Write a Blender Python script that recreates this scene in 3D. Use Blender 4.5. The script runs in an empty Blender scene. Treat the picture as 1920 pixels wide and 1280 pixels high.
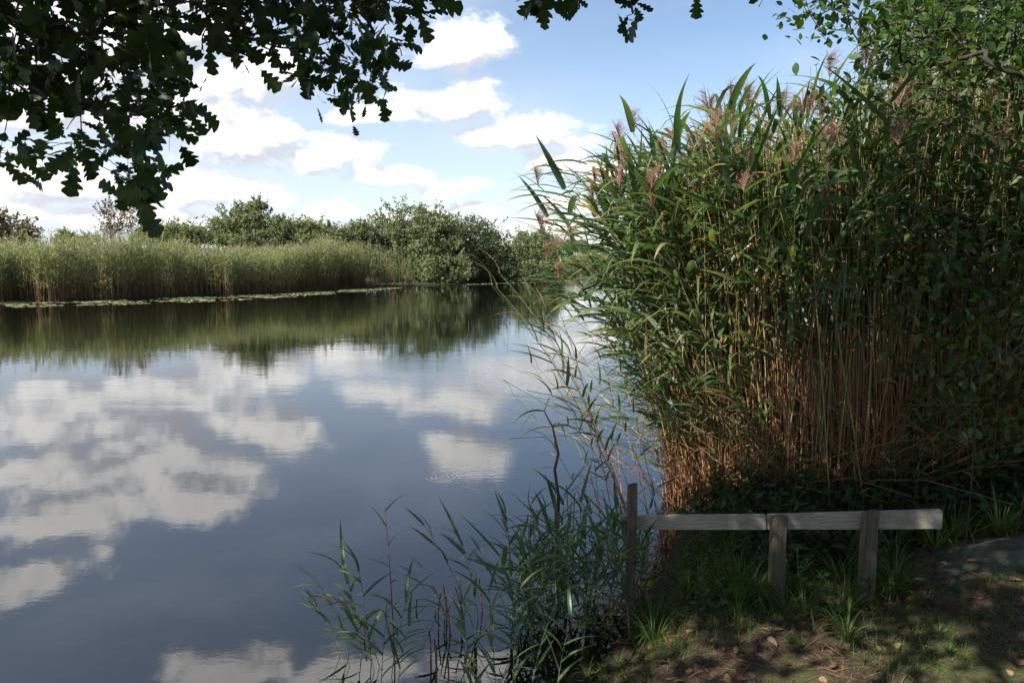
import bpy, math, random
import numpy as np
from mathutils import Matrix, Vector
rng = np.random.default_rng(11)
random.seed(11)
SC = bpy.context.scene
COL = SC.collection
R = math.radians

# ------------------------------------------------------------------ camera
CAM_H, FPX, PITCH = 2.4, 1400.0, R(6.52)
cam = bpy.data.cameras.new('camera'); cam_o = bpy.data.objects.new('camera', cam); COL.objects.link(cam_o)
cam.sensor_width = 36; cam.lens = 36 * FPX / 1920
cam.clip_start = .05; cam.clip_end = 12000
cam_o.location = (0, 0, CAM_H); cam_o.rotation_euler = (R(90) - PITCH, 0, 0)
SC.camera = cam_o

def ray(px, py):
    cx, cy = (px - 960) / FPX, (640 - py) / FPX
    return np.array([cx, math.cos(PITCH) + cy * math.sin(PITCH), -math.sin(PITCH) + cy * math.cos(PITCH)])
def at(px, py, d):                       # the point seen at (px, py) that lies d metres ahead
    r = ray(px, py); return np.array([0, 0, CAM_H]) + r * (d / r[1])
def on_z(px, py, z=0.):
    r = ray(px, py); return np.array([0, 0, CAM_H]) + r * ((z - CAM_H) / r[2])

# ------------------------------------------------------------------ view, sun, sky
SUN_EL, SUN_AZ = R(44), math.atan2(-.78, -.60)          # azimuth of the sun measured from +Y towards +X
SUN = np.array([math.sin(SUN_AZ) * math.cos(SUN_EL), math.cos(SUN_AZ) * math.cos(SUN_EL), math.sin(SUN_EL)])
SC.view_settings.view_transform = 'Standard'; SC.view_settings.look = 'None'
SC.view_settings.exposure = 1.2; SC.view_settings.gamma = 1; SC.view_settings.use_curve_mapping = False
SC.render.engine = 'CYCLES'
SC.cycles.use_denoising = True
SC.cycles.max_bounces = 8; SC.cycles.transparent_max_bounces = 8
SC.cycles.diffuse_bounces = 3; SC.cycles.glossy_bounces = 3; SC.cycles.transmission_bounces = 4
SC.cycles.sample_clamp_indirect = 6

sl = bpy.data.lights.new('sun', 'SUN'); sl.energy = 5.0; sl.angle = R(.5); sl.color = (1, .95, .86)
so = bpy.data.objects.new('sun', sl); COL.objects.link(so)
so.rotation_euler = Vector(SUN).to_track_quat('Z', 'Y').to_euler(); so.location = SUN * 60

W = bpy.data.worlds.new('World'); SC.world = W; W.use_nodes = True
W.cycles.sampling_method = 'NONE'
NT = W.node_tree; NT.nodes.clear()

class N:                                  # small node helper
    def __init__(s, tree): s.t = tree
    def n(s, kind, **kw):
        nd = s.t.nodes.new(kind)
        for k, v in kw.items():
            if k.startswith('i_'):
                nd.inputs[int(k[2:])].default_value = v
            else: setattr(nd, k, v)
        return nd
    def link(s, a, b): s.t.links.new(a, b)
    def put(s, sock, v):
        if hasattr(v, 'is_output') or isinstance(v, bpy.types.NodeSocket): s.t.links.new(v, sock)
        else: sock.default_value = v
    def m(s, op, a, b=0., c=0., clamp=False):
        nd = s.t.nodes.new('ShaderNodeMath'); nd.operation = op; nd.use_clamp = clamp
        for i, v in enumerate((a, b, c)): s.put(nd.inputs[i], v)
        return nd.outputs[0]
    def v(s, op, a, b=(0, 0, 0), c=None):
        nd = s.t.nodes.new('ShaderNodeVectorMath'); nd.operation = op
        s.put(nd.inputs[0], a); 
        if op not in ('LENGTH', 'NORMALIZE'): s.put(nd.inputs[1], b)
        if c is not None: s.put(nd.inputs[2], c)
        return nd.outputs['Value'] if op in ('LENGTH', 'DOT_PRODUCT') else nd.outputs[0]
    def sstep(s, x, lo, hi):
        nd = s.t.nodes.new('ShaderNodeMapRange'); nd.interpolation_type = 'SMOOTHSTEP'
        s.put(nd.inputs[0], x); nd.inputs[1].default_value = lo; nd.inputs[2].default_value = hi
        return nd.outputs[0]
    def noise(s, vec, scale, detail=5, rough=.55, lac=2.0, dist=0., col=False):
        nd = s.t.nodes.new('ShaderNodeTexNoise')
        if vec is not None: s.put(nd.inputs['Vector'], vec)
        nd.inputs['Scale'].default_value = scale; nd.inputs['Detail'].default_value = detail
        nd.inputs['Roughness'].default_value = rough; nd.inputs['Distortion'].default_value = dist
        nd.inputs['Lacunarity'].default_value = lac
        return nd.outputs['Color'] if col else nd.outputs[0]
    def mix(s, f, a, b):
        nd = s.t.nodes.new('ShaderNodeMix'); nd.data_type = 'RGBA'
        s.put(nd.inputs[0], f); s.put(nd.inputs[6], a); s.put(nd.inputs[7], b)
        return nd.outputs[2]
    def ramp(s, f, stops):
        nd = s.t.nodes.new('ShaderNodeValToRGB'); s.put(nd.inputs[0], f)
        cr = nd.color_ramp
        while len(cr.elements) > 1: cr.elements.remove(cr.elements[-1])
        for i, (p, c) in enumerate(stops):
            e = cr.elements[0] if i == 0 else cr.elements.new(p)
            e.position = p; e.color = (*c, 1)
        return nd.outputs[0]

# clouds: (px, py, half width, half height) of each cumulus in the photograph's sky ...
CL = [(862, 92, 100, 52), (855, 205, 120, 42), (720, 222, 90, 26), (1010, 262, 112, 42), (900, 268, 70, 22), (1040, 305, 80, 22),
      (640, 298, 105, 42), (735, 335, 95, 26), (862, 355, 62, 24), (430, 275, 130, 70), (430, 150, 130, 62),
      (240, 110, 210, 120), (60, 200, 130, 90), (400, 362, 150, 40), (70, 350, 170, 50), (210, 405, 240, 36), (620, 392, 70, 24),
      (1125, 330, 85, 38), (1062, 390, 62, 26), (1000, 378, 40, 12), (868, 397, 60, 17), (500, 250, 80, 40),
      (740, 412, 70, 16), (1010, 432, 90, 14), (1080, 415, 60, 18), (340, 60, 150, 70), (560, 430, 160, 22)]
# ... and of those higher up that only the water shows (given where their mirror image stands)
CR = [(90, 745, 130, 62), (330, 730, 190, 80), (230, 900, 230, 75), (150, 960, 200, 52), (520, 800, 85, 36),
      (60, 1080, 110, 52), (420, 1250, 150, 62), (640, 1250, 170, 50), (900, 1240, 160, 40), (430, 885, 40, 18), (330, 850, 130, 50), (60, 870, 150, 60), (380, 940, 110, 50)]
def azel(r): r = r / np.linalg.norm(r); return math.atan2(r[0], r[1]), math.asin(r[2])
blobs = []
for (x, y, w, h) in CL:
    a, e = azel(ray(x, y)); blobs.append((a, e, w / FPX * 1.04, h / FPX * 1.02))
for (x, y, w, h) in CR:
    r = ray(x, y); r[2] = -r[2]; a, e = azel(r); blobs.append((a, e, w / FPX * 1.05, h / FPX * 1.0))
# a few more around the rest of the sky
for k in range(14):
    a = math.pi + (k / 13 - .5) * 4.4; a = (a + math.pi) % (2 * math.pi) - math.pi
    blobs.append((a, random.uniform(.08, .8), random.uniform(.1, .22), random.uniform(.03, .08)))

g = bpy.data.node_groups.new('cloud_field', 'ShaderNodeTree')
g.interface.new_socket('Dir', in_out='INPUT', socket_type='NodeSocketVector')
g.interface.new_socket('F', in_out='OUTPUT', socket_type='NodeSocketFloat')
q = N(g)
gi = q.n('NodeGroupInput'); go = q.n('NodeGroupOutput')
d0 = gi.outputs[0]
w1 = q.v('MULTIPLY', q.v('SUBTRACT', q.noise(d0, 7, 3, .5, col=True), (.5, .5, .5)), (.09, .09, .045))
w2 = q.v('MULTIPLY', q.v('SUBTRACT', q.noise(d0, 24, 4, .55, col=True), (.5, .5, .5)), (.035, .035, .026))
d1 = q.v('ADD', q.v('ADD', d0, w1), w2)
sx = q.n('ShaderNodeSeparateXYZ'); q.link(d1, sx.inputs[0])
az = q.m('ARCTAN2', sx.outputs[0], sx.outputs[1]); el = q.m('ARCSINE', sx.outputs[2])
cb = q.n('ShaderNodeCombineXYZ'); q.link(az, cb.inputs[0]); q.link(el, cb.inputs[1])
acc = None
for (a, e, w, h) in blobs:
    s_ = q.v('SUBTRACT', cb.outputs[0], (a, e, 0))
    ln = q.v('LENGTH', q.v('MAXIMUM', q.v('MULTIPLY', s_, (1 / w, .85 / h, 0)), q.v('MULTIPLY', s_, (-1 / w, -1.5 / h, 0))))
    acc = ln if acc is None else q.m('SMOOTH_MIN', acc, ln, .22)
det = q.m('SUBTRACT', q.noise(q.v('MULTIPLY', d0, (1, 1, 1.7)), 13, 9, .62), .5)
det2 = q.m('SUBTRACT', q.noise(q.v('MULTIPLY', d0, (1, 1, 1.5)), 42, 6, .6), .5)
F = q.m('ADD', q.m('SUBTRACT', 1.02, acc), q.m('ADD', q.m('MULTIPLY', det, 2.1), q.m('MULTIPLY', det2, .85)))
q.link(F, go.inputs[0])

q = N(NT)
tc = q.n('ShaderNodeTexCoord')
dr = q.v('NORMALIZE', tc.outputs['Generated'])
dx = q.n('ShaderNodeSeparateXYZ'); q.link(dr, dx.inputs[0])
up = q.n('ShaderNodeCombineXYZ'); q.link(dx.outputs[0], up.inputs[0]); q.link(dx.outputs[1], up.inputs[1])
q.link(q.m('MAXIMUM', dx.outputs[2], .001), up.inputs[2])
dr = up.outputs[0]
def field(vec):
    nd = q.n('ShaderNodeGroup', node_tree=g); q.link(vec, nd.inputs[0]); return nd.outputs[0]
F1 = field(dr); F2 = field(q.v('ADD', dr, (-.010, -.002, .020)))
alpha = q.sstep(F1, .0, .62)
lit = q.sstep(q.m('SUBTRACT', F1, F2), -.40, .36)
core = q.sstep(F1, .5, 1.5)
lit = q.m('SUBTRACT', lit, q.m('MULTIPLY', core, .30), clamp=True)
sky = q.n('ShaderNodeTexSky', sky_type='NISHITA', sun_disc=False)
sky.sun_elevation = SUN_EL; sky.sun_rotation = SUN_AZ; sky.altitude = 0; sky.air_density = 1.0; sky.dust_density = .35; sky.ozone_density = 1.6
KS = .076
# thin veil of high cloud, thicker to the left and near the horizon
veil = q.noise(q.v('MULTIPLY', dr, (1, 1, 3)), 3.2, 6, .55)
veil = q.m('ADD', q.sstep(veil, .42, .85), .0)
left = q.sstep(q.m('MULTIPLY', dx.outputs[0], -1), -.30, .55)
low = q.sstep(q.m('MULTIPLY', dx.outputs[2], -1), -.30, -.0)
va = q.m('ADD', q.m('MULTIPLY', veil, .42), q.m('ADD', q.m('MULTIPLY', left, .34), q.m('MULTIPLY', low, .38)), clamp=True)
base = q.mix(va, sky.outputs[0], (.385 / KS, .42 / KS, .485 / KS, 1))
cc = q.mix(lit, (.315 / KS, .328 / KS, .36 / KS, 1), (.72 / KS, .705 / KS, .685 / KS, 1))
fin = q.mix(q.m('MULTIPLY', alpha, .96), base, cc)
bg = q.n('ShaderNodeBackground'); q.link(fin, bg.inputs[0]); bg.inputs[1].default_value = KS
wo = q.n('ShaderNodeOutputWorld'); q.link(bg.outputs[0], wo.inputs[0])

# ------------------------------------------------------------------ materials
def new_mat(name):
    m = bpy.data.materials.new(name); m.use_nodes = True; m.node_tree.nodes.clear()
    return m, N(m.node_tree)
def out(q, shader):
    o = q.n('ShaderNodeOutputMaterial'); q.link(shader, o.inputs[0])
def principled(q, col, rough=.6, spec=.5, normal=None):
    p = q.n('ShaderNodeBsdfPrincipled'); q.put(p.inputs['Base Color'], col); q.put(p.inputs['Roughness'], rough)
    p.inputs['Specular IOR Level'].default_value = spec
    if normal is not None: q.link(normal, p.inputs['Normal'])
    return p
def bump(q, h, strength, dist):
    b = q.n('ShaderNodeBump'); q.link(h, b.inputs['Height']); b.inputs['Strength'].default_value = strength
    b.inputs['Distance'].default_value = dist
    return b.outputs[0]
def leaf_mat(name, stops, trans=.3, rough=.45, spec=.4, vary=.18, tboost=1.6):
    m, q = new_mat(name)
    a = q.n('ShaderNodeAttribute', attribute_name='tint')
    oi = q.n('ShaderNodeObjectInfo')
    f = q.m('ADD', a.outputs['Fac'], q.m('MULTIPLY', q.m('SUBTRACT', oi.outputs['Random'], .5), vary), clamp=True)
    c = q.ramp(f, stops)
    gc = q.n('ShaderNodeNewGeometry')
    nz = q.noise(gc.outputs['Position'], 35, 2, .6)
    hs = q.n('ShaderNodeHueSaturation'); q.link(c, hs.inputs['Color']); q.link(q.m('ADD', q.m('MULTIPLY', nz, .5), .75), hs.inputs['Value'])
    c = hs.outputs[0]
    p = principled(q, c, rough, spec)
    t = q.n('ShaderNodeBsdfTranslucent')
    gm = q.n('ShaderNodeMix', data_type='RGBA', blend_type='MULTIPLY'); gm.inputs[0].default_value = 1
    q.link(c, gm.inputs[6]); gm.inputs[7].default_value = (tboost * 1.12, tboost * 1.2, tboost * .62, 1)
    q.link(gm.outputs[2], t.inputs[0])
    mx = q.n('ShaderNodeMixShader'); mx.inputs[0].default_value = trans
    q.link(p.outputs[0], mx.inputs[1]); q.link(t.outputs[0], mx.inputs[2])
    out(q, mx.outputs[0]); return m
REED = [(0, (.06, .026, .012)), (.12, (.17, .065, .027)), (.26, (.36, .205, .10)), (.36, (.33, .24, .11)), (.46, (.17, .18, .065)), (.62, (.088, .13, .045)), (.8, (.048, .088, .036)), (1, (.05, .088, .052))]
M_reed = leaf_mat('reed_green', REED, .32, .42, .42)
M_stem = leaf_mat('reed_stalk', REED, .05, .5, .4)
M_plume = leaf_mat('reed_plume', [(0, (.13, .055, .05)), (.5, (.27, .14, .12)), (1, (.42, .30, .24))], .35, .8, .1)
FR = [(0, (0.1105, 0.0638, 0.0340)), (.2, (0.2805, 0.2125, 0.1105)), (.4, (0.2805, 0.2720, 0.1445)), (.6, (0.2040, 0.2338, 0.1148)), (.8, (0.1530, 0.1913, 0.0935)), (1, (0.1275, 0.1658, 0.0978))]
M_farreed = leaf_mat('far_reed', FR, .36, .55, .25, tboost=1.35)
M_oak = leaf_mat('oak_leaf', [(0, (0.0132, 0.0300, 0.0060)), (.6, (0.0228, 0.0480, 0.0084)), (1, (0.0420, 0.0720, 0.0120))], .30, .45, .35, tboost=1.9)
M_alder = leaf_mat('alder_leaf', [(0, (0.0187, 0.0387, 0.0087)), (.5, (0.0343, 0.0655, 0.0125)), (.85, (0.0562, 0.0998, 0.0187)), (1, (0.1373, 0.1310, 0.0250))], .34, .5, .35, tboost=1.7)
M_willow = leaf_mat('willow_leaf', [(0, (.085, .105, .05)), (.5, (.14, .16, .08)), (1, (.21, .225, .12))], .32, .6, .2)
M_bush = leaf_mat('bush_leaf', [(0, (0.0585, 0.0754, 0.0364)), (.5, (0.1105, 0.1365, 0.0650)), (1, (0.2015, 0.2210, 0.1105))], .28, .6, .2)
M_brown = leaf_mat('russet_leaf', [(0, (.07, .05, .02)), (.5, (.13, .085, .04)), (1, (.15, .14, .05))], .2, .6, .2)
M_grass = leaf_mat('grass_blade', [(0, (0.1459, 0.1127, 0.0530)), (.25, (0.0862, 0.0995, 0.0298)), (.6, (0.0464, 0.0828, 0.0166)), (1, (0.0663, 0.1260, 0.0199))], .3, .5, .3)
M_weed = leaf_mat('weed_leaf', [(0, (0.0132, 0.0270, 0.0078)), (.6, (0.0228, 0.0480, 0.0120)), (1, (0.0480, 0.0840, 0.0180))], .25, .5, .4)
M_pad = leaf_mat('lily_pad', [(0, (.10, .11, .045)), (.5, (.17, .19, .085)), (1, (.26, .28, .15))], .02, .35, .6)
M_litter = leaf_mat('leaf_litter', [(0, (0.0480, 0.0240, 0.0120)), (.4, (0.1280, 0.0680, 0.0320)), (1, (0.2880, 0.2000, 0.1120))], .1, .7, .2)

def bark(name, c0, c1, sc=18):
    m, q = new_mat(name)
    t = q.n('ShaderNodeTexCoord')
    n1 = q.noise(q.v('MULTIPLY', t.outputs['Object'], (1, 1, .25)), sc, 6, .65)
    c = q.ramp(n1, [(.3, c0), (.7, c1)])
    out(q, principled(q, c, .85, .2, bump(q, n1, .7, .02)).outputs[0]); return m
M_bark = bark('oak_bark', (.02, .016, .012), (.06, .05, .038))
M_gbark = bark('grey_bark', (.07, .06, .045), (.17, .15, .12))
def wood(name, c0, c1, c2, moss):
    m, q = new_mat(name)
    t = q.n('ShaderNodeTexCoord')
    n1 = q.noise(q.v('MULTIPLY', t.outputs['Object'], (2.5, 60, 60)), 1.5, 6, .65, dist=.3)
    n2 = q.noise(t.outputs['Object'], 7, 5, .65)
    c = q.ramp(n1, [(.25, c0), (.5, c1), (.75, c2)])
    c = q.mix(q.sstep(n2, .50, .72), c, (*moss, 1))
    n3 = q.noise(q.v('MULTIPLY', t.outputs['Object'], (1.2, 90, 90)), 2.2, 3, .5)
    crack = q.sstep(n3, .66, .72)
    c = q.mix(crack, c, (.05, .04, .03, 1))
    h = q.m('SUBTRACT', n1, crack)
    out(q, principled(q, c, .8, .25, bump(q, h, .6, .006)).outputs[0]); return m
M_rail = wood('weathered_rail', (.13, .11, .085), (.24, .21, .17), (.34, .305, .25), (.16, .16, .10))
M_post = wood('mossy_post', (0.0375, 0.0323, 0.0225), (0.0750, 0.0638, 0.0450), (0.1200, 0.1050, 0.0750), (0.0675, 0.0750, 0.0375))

# ------------------------------------------------------------------ mesh helpers
class Geo:
    def __init__(s): s.v = []; s.f = []; s.t = []; s.n = 0
    def add(s, verts, faces, tint):
        verts = np.asarray(verts, float).reshape(-1, 3)
        s.v.append(verts); s.f.append(np.asarray(faces) + s.n)
        s.t.append(np.broadcast_to(np.asarray(tint, float), (len(verts),)) if np.ndim(tint) == 0 else np.asarray(tint, float).reshape(-1))
        s.n += len(verts); return s
    def mesh(s, name, mat, smooth=False):
        me = bpy.data.meshes.new(name)
        v = np.concatenate(s.v).astype(np.float32)
        me.vertices.add(len(v)); me.vertices.foreach_set('co', v.ravel())
        li = np.concatenate([f.ravel() for f in s.f]).astype(np.int32)
        tot = np.concatenate([np.full(len(f), f.shape[1]) for f in s.f])
        me.loops.add(len(li)); me.loops.foreach_set('vertex_index', li)
        me.polygons.add(len(tot)); me.polygons.foreach_set('loop_start', (np.cumsum(tot) - tot).astype(np.int32))
        if smooth: me.polygons.foreach_set('use_smooth', np.ones(len(tot), bool))
        me.update(calc_edges=True)
        at_ = me.attributes.new('tint', 'FLOAT', 'POINT'); at_.data.foreach_set('value', np.concatenate(s.t).astype(np.float32))
        me.materials.append(mat); return me
def link(name, data, parent=None, loc=None):
    o = bpy.data.objects.new(name, data); COL.objects.link(o)
    if parent is not None: o.parent = parent
    if loc is not None: o.location = loc
    return o
def tag(o, label=None, cat=None, group=None, kind=None):
    if label: o['label'] = label
    if cat: o['category'] = cat
    if group: o['group'] = group
    if kind: o['kind'] = kind
    return o
def norm(a): return a / np.maximum(np.linalg.norm(a, axis=-1, keepdims=True), 1e-9)
def ribbons(geo, P, D, L, Wd, droop, K, tint, roll=None, fold=0., prof=None, tipt=None):
    n = len(P); L = np.broadcast_to(L, (n,)); Wd = np.broadcast_to(Wd, (n,)); droop = np.broadcast_to(droop, (n,))
    D = norm(D); t = np.linspace(0, 1, K + 1)
    S0 = norm(np.cross(D, np.array([0, 0, 1.]) + rng.normal(0, .05, (n, 3))))
    if roll is None: roll = rng.normal(0, .5, n)
    S = S0 * np.cos(roll)[:, None] + np.cross(D, S0) * np.sin(roll)[:, None]
    pts = [P]
    for k in range(K):
        tk = (k + .5) / K
        dk = norm(D + np.array([0, 0, -1.]) * (droop * tk ** 1.2)[:, None])
        pts.append(pts[-1] + dk * (L / K)[:, None])
    pts = np.stack(pts, 1)
    w = (np.sin(np.pi * np.clip(.10 + .90 * t, 0, 1) ** .62) if prof is None else prof(t)).clip(.02, 1)
    ww = Wd[:, None, None] * .5 * w[None, :, None] * S[:, None, :]
    tint = np.broadcast_to(tint, (n,))[:, None] * np.ones(K + 1)
    if tipt is not None: tint = tint + np.broadcast_to(tipt, (n,))[:, None] * t[None, :] ** 2
    if fold:
        Nn = norm(np.cross(S, D))[:, None, :] * np.abs(Wd[:, None, None] * w[None, :, None]) * fold
        V = np.stack([pts - ww, pts - Nn, pts + ww], 2); c = 3
    else: V = np.stack([pts - ww, pts + ww], 2); c = 2
    idx = np.arange(n * (K + 1) * c).reshape(n, K + 1, c); fs = []
    for j in range(c - 1):
        fs.append(np.stack([idx[:, :-1, j], idx[:, :-1, j + 1], idx[:, 1:, j + 1], idx[:, 1:, j]], -1).reshape(-1, 4))
    geo.add(V.reshape(-1, 3), np.concatenate(fs), np.repeat(tint[:, :, None], c, 2).reshape(-1).clip(0, 1))
def tubes(geo, paths, rad, sides, tint):
    n, K1, _ = paths.shape
    T = norm(np.gradient(paths, axis=1))
    ref = np.where(np.abs(T[..., 2:3]) > .8, np.array([1., 0, 0]), np.array([0, 0, 1.]))
    ref = np.broadcast_to(ref[:, :1], T.shape)
    U = norm(np.cross(T, ref)); Vv = np.cross(T, U)
    a = np.arange(sides) / sides * 2 * np.pi
    ring = paths[:, :, None] + (U[:, :, None] * np.cos(a)[None, None, :, None] + Vv[:, :, None] * np.sin(a)[None, None, :, None]) * np.broadcast_to(rad, (n, K1))[:, :, None, None]
    idx = np.arange(n * K1 * sides).reshape(n, K1, sides); nx = np.roll(idx, -1, 2)
    F_ = np.stack([idx[:, :-1], nx[:, :-1], nx[:, 1:], idx[:, 1:]], -1).reshape(-1, 4)
    tt = np.broadcast_to(np.asarray(tint, float).reshape(n, -1) if np.ndim(tint) else tint, (n, K1))
    geo.add(ring.reshape(-1, 3), F_, np.repeat(tt[:, :, None], sides, 2).reshape(-1))
def instances(geo, tv, tf, M3, P, tint):
    """copies of a template: M3 (n,3,3) columns = local axes (scaled), P (n,3)"""
    n = len(P); V = np.einsum('nij,vj->nvi', M3, tv) + P[:, None]
    for f in tf: 
        geo_f = (f[None] + (np.arange(n) * len(tv))[:, None, None]).reshape(-1, f.shape[1])
        if f is tf[0]: geo.add(V.reshape(-1, 3), geo_f, np.repeat(np.broadcast_to(tint, (n,)), len(tv)))
        else: geo.f.append(geo_f + geo.n - n * len(tv))
def outline_leaf(prof, curl=.12, fold=.10):
    """a leaf 1 long along +Y: two strips of quads from the midrib to a lobed edge"""
    pr = np.array(prof); n = len(pr)
    mid = np.stack([np.zeros(n), pr[:, 0], -curl * pr[:, 0] ** 2], 1)
    ctr = mid.copy(); 
    e = lambda s: np.stack([s * pr[:, 1], pr[:, 0] + pr[:, 1] * .25, -curl * pr[:, 0] ** 2 + fold * pr[:, 1] - .5 * pr[:, 1] ** 2], 1)
    V = np.concatenate([ctr, e(1), e(-1)]); i = np.arange(n - 1)
    f1 = np.stack([i, n + i, n + i + 1, i + 1], 1); f2 = np.stack([i, i + 1, 2 * n + i + 1, 2 * n + i], 1)
    return V, [np.concatenate([f1, f2])]
OAKL = outline_leaf([(0, .012), (.09, .025), (.15, .12), (.21, .17), (.28, .09), (.35, .22), (.42, .26), (.49, .13), (.56, .29), (.64, .33), (.71, .17), (.79, .25), (.87, .25), (.93, .14), (1, .03)], .18, .15)
OVAL = outline_leaf([(0, .01), (.12, .09), (.3, .22), (.5, .27), (.7, .23), (.87, .12), (1, .0)], .2, .15)
NETTLE = outline_leaf([(0, .01), (.08, .16), (.2, .21), (.26, .17), (.4, .2), (.46, .15), (.62, .14), (.68, .1), (1, .0)], .3, .2)
def leaf_frames(D, size, nrm=None):
    D = norm(D); n = len(D)
    up_ = np.broadcast_to(np.array([0, 0, 1.]), D.shape) if nrm is None else nrm
    X = norm(np.cross(D, up_ + rng.normal(0, .35, (n, 3)))); Z = np.cross(X, D)
    return np.stack([X, D, Z], 2) * np.broadcast_to(size, (n,))[:, None, None]
def mat4(M3, p):
    m = Matrix([list(M3[i]) + [p[i]] for i in range(3)] + [[0, 0, 0, 1]]); return m

# ------------------------------------------------------------------ ground and water
NEAR = [(-200, -14), (-30, -3), (-8, .1), (-3, 1.1), (-1.0, 2.1), (-.2, 3.0), (.32, 3.75), (.62, 4.3), (.95, 4.95), (1.35, 5.9), (1.6, 7), (1.9, 8.2), (2.6, 10), (4.5, 13), (10, 19), (30, 34), (300, 60)]
FAR = [(-400, 60), (-90, 28), (-45, 32), (-25.8, 37.6), (-17.5, 45), (-10.4, 56), (-5, 64), (2, 71), (4.4, 74), (5.2, 84), (8, 108), (15, 115), (40, 122), (400, 150)]
def side_dist(pts, x, y):
    """signed distance to a polyline, positive to its left"""
    p = np.array(pts, float); best = np.full(x.shape, 1e9); sg = np.zeros(x.shape)
    for a, b in zip(p[:-1], p[1:]):
        d = b - a; L2 = d @ d
        t = np.clip(((x - a[0]) * d[0] + (y - a[1]) * d[1]) / L2, 0, 1)
        ex, ey = x - a[0] - t * d[0], y - a[1] - t * d[1]
        dd = np.hypot(ex, ey); cr = d[0] * (y - a[1]) - d[1] * (x - a[0])
        m_ = dd < best; best = np.where(m_, dd, best); sg = np.where(m_, np.sign(cr), sg)
    return best * sg
def sm(x): x = np.clip(x, 0, 1); return x * x * (3 - 2 * x)
def hnoise(x, y):
    return (np.sin(x * 3.1 + y * 1.7) * np.sin(y * 2.6 - x * 1.1 + 1) * .5 + np.sin(x * 8.3 + 2 * np.sin(y * 3)) * np.sin(y * 7.1 + x) * .25 + np.sin(x * 19 + 3 * np.sin(y * 7)) * np.sin(y * 17 + 2 * x) * .12)
def height(x, y):
    x = np.asarray(x, float); y = np.asarray(y, float)
    sn = -side_dist(NEAR, x, y); sf = side_dist(FAR, x, y)
    near = -.7 + .7 * sm((sn + 1.2) / 1.2) + .24 * sm(sn / .5) + .50 * sm((sn - .5) / 4.5)
    near = near + .028 * hnoise(x, y) * sm((sn + .2) / .5) * np.exp(-np.hypot(x, y) / 30)
    md = np.hypot((x - 3.35) / 1.0, (y - 4.35) / .75)               # the low mound at the right edge
    near = near + .20 * sm(1.25 - md)
    far = -.7 + .7 * sm((sf + 2) / 2) + .15 * sm(sf / 1.5) + .25 * sm((sf - 5) / 60)
    return np.maximum(near, far)
s = np.linspace(-1, 1, 381); ax = np.sinh(s * 7.6) / np.sinh(7.6) * 6000
s2 = np.linspace(-1, 1, 381); ay = np.sinh(s2 * 7.6) / np.sinh(7.6) * 6000 + 3.5
gx, gy = np.meshgrid(ax + 1, ay)
gz = height(gx, gy)
gg = Geo(); n_ = 381; ii = np.arange(n_ * n_).reshape(n_, n_)
gg.add(np.stack([gx, gy, gz], -1), np.stack([ii[:-1, :-1], ii[:-1, 1:], ii[1:, 1:], ii[1:, :-1]], -1).reshape(-1, 4), .5)
m, q = new_mat('soil')
gc = q.n('ShaderNodeNewGeometry'); P_ = gc.outputs['Position']
a1 = q.noise(P_, 2.2, 6, .6); a2 = q.noise(P_, 28, 8, .7); a3 = q.noise(P_, 120, 4, .7)
c = q.ramp(a2, [(.3, (.02, .013, .008)), (.5, (.055, .036, .023)), (.62, (.105, .073, .048)), (.8, (.18, .13, .09))])
gcol = q.ramp(a3, [(.3, (.04, .05, .018)), (.7, (.09, .11, .035))])
c = q.mix(q.m('MULTIPLY', q.sstep(a1, .46, .58), .7), c, gcol)
xyz = q.n('ShaderNodeSeparateXYZ'); q.link(P_, xyz.inputs[0])
farm = q.sstep(xyz.outputs[1], 18, 30)
c = q.mix(farm, c, q.ramp(q.noise(P_, .05, 5, .6), [(.35, (.03, .04, .016)), (.65, (.05, .06, .025))]))
wet = q.sstep(xyz.outputs[2], .02, .16)
hs = q.n('ShaderNodeHueSaturation'); q.link(c, hs.inputs['Color']); q.link(q.m('ADD', q.m('MULTIPLY', wet, .6), .4), hs.inputs['Value'])
out(q, principled(q, hs.outputs[0], .9, .2, bump(q, q.m('ADD', a2, q.m('MULTIPLY', a3, .4)), .9, .03)).outputs[0])
tag(link('ground', gg.mesh('ground', m, True)), kind='structure')

m, q = new_mat('river_water')
gc = q.n('ShaderNodeNewGeometry'); P_ = gc.outputs['Position']
patch = q.sstep(q.noise(q.v('MULTIPLY', P_, (.045, .11, 0)), 1, 3, .5), .44, .66)
r1 = q.noise(q.v('MULTIPLY', P_, (1.0, 1.9, 0)), 2.1, 3, .5)
r2 = q.noise(q.v('MULTIPLY', P_, (1, 2.2, 0)), 7.5, 3, .55)
r0 = q.noise(q.v('MULTIPLY', P_, (.5, 1, 0)), .6, 2, .5)
sy = q.n('ShaderNodeSeparateXYZ'); q.link(P_, sy.inputs[0]); open_ = q.m('ADD', .22, q.m('MULTIPLY', q.sstep(sy.outputs[1], 5, 22), .9))
h = q.m('ADD', q.m('MULTIPLY', r0, .0035), q.m('ADD', q.m('MULTIPLY', q.m('MULTIPLY', r1, open_), .0017), q.m('MULTIPLY', q.m('MULTIPLY', r2, q.m('ADD', patch, .10)), .0016)))
rc = on_z(826, 893, 0)
def rings(c, R0, amp, wl):
    dv = q.v('LENGTH', q.v('SUBTRACT', P_, (float(c[0]), float(c[1]), 0.)))
    return q.m('MULTIPLY', q.m('SINE', q.m('MULTIPLY', dv, 2 * math.pi / wl)), q.m('MULTIPLY', q.m('SUBTRACT', 1, q.sstep(dv, R0 * .3, R0)), amp))
h = q.m('ADD', h, rings(rc, .30, .00030, .055))
bn = q.n('ShaderNodeBump'); q.link(h, bn.inputs['Height']); bn.inputs['Strength'].default_value = 1; bn.inputs['Distance'].default_value = 1
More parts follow.
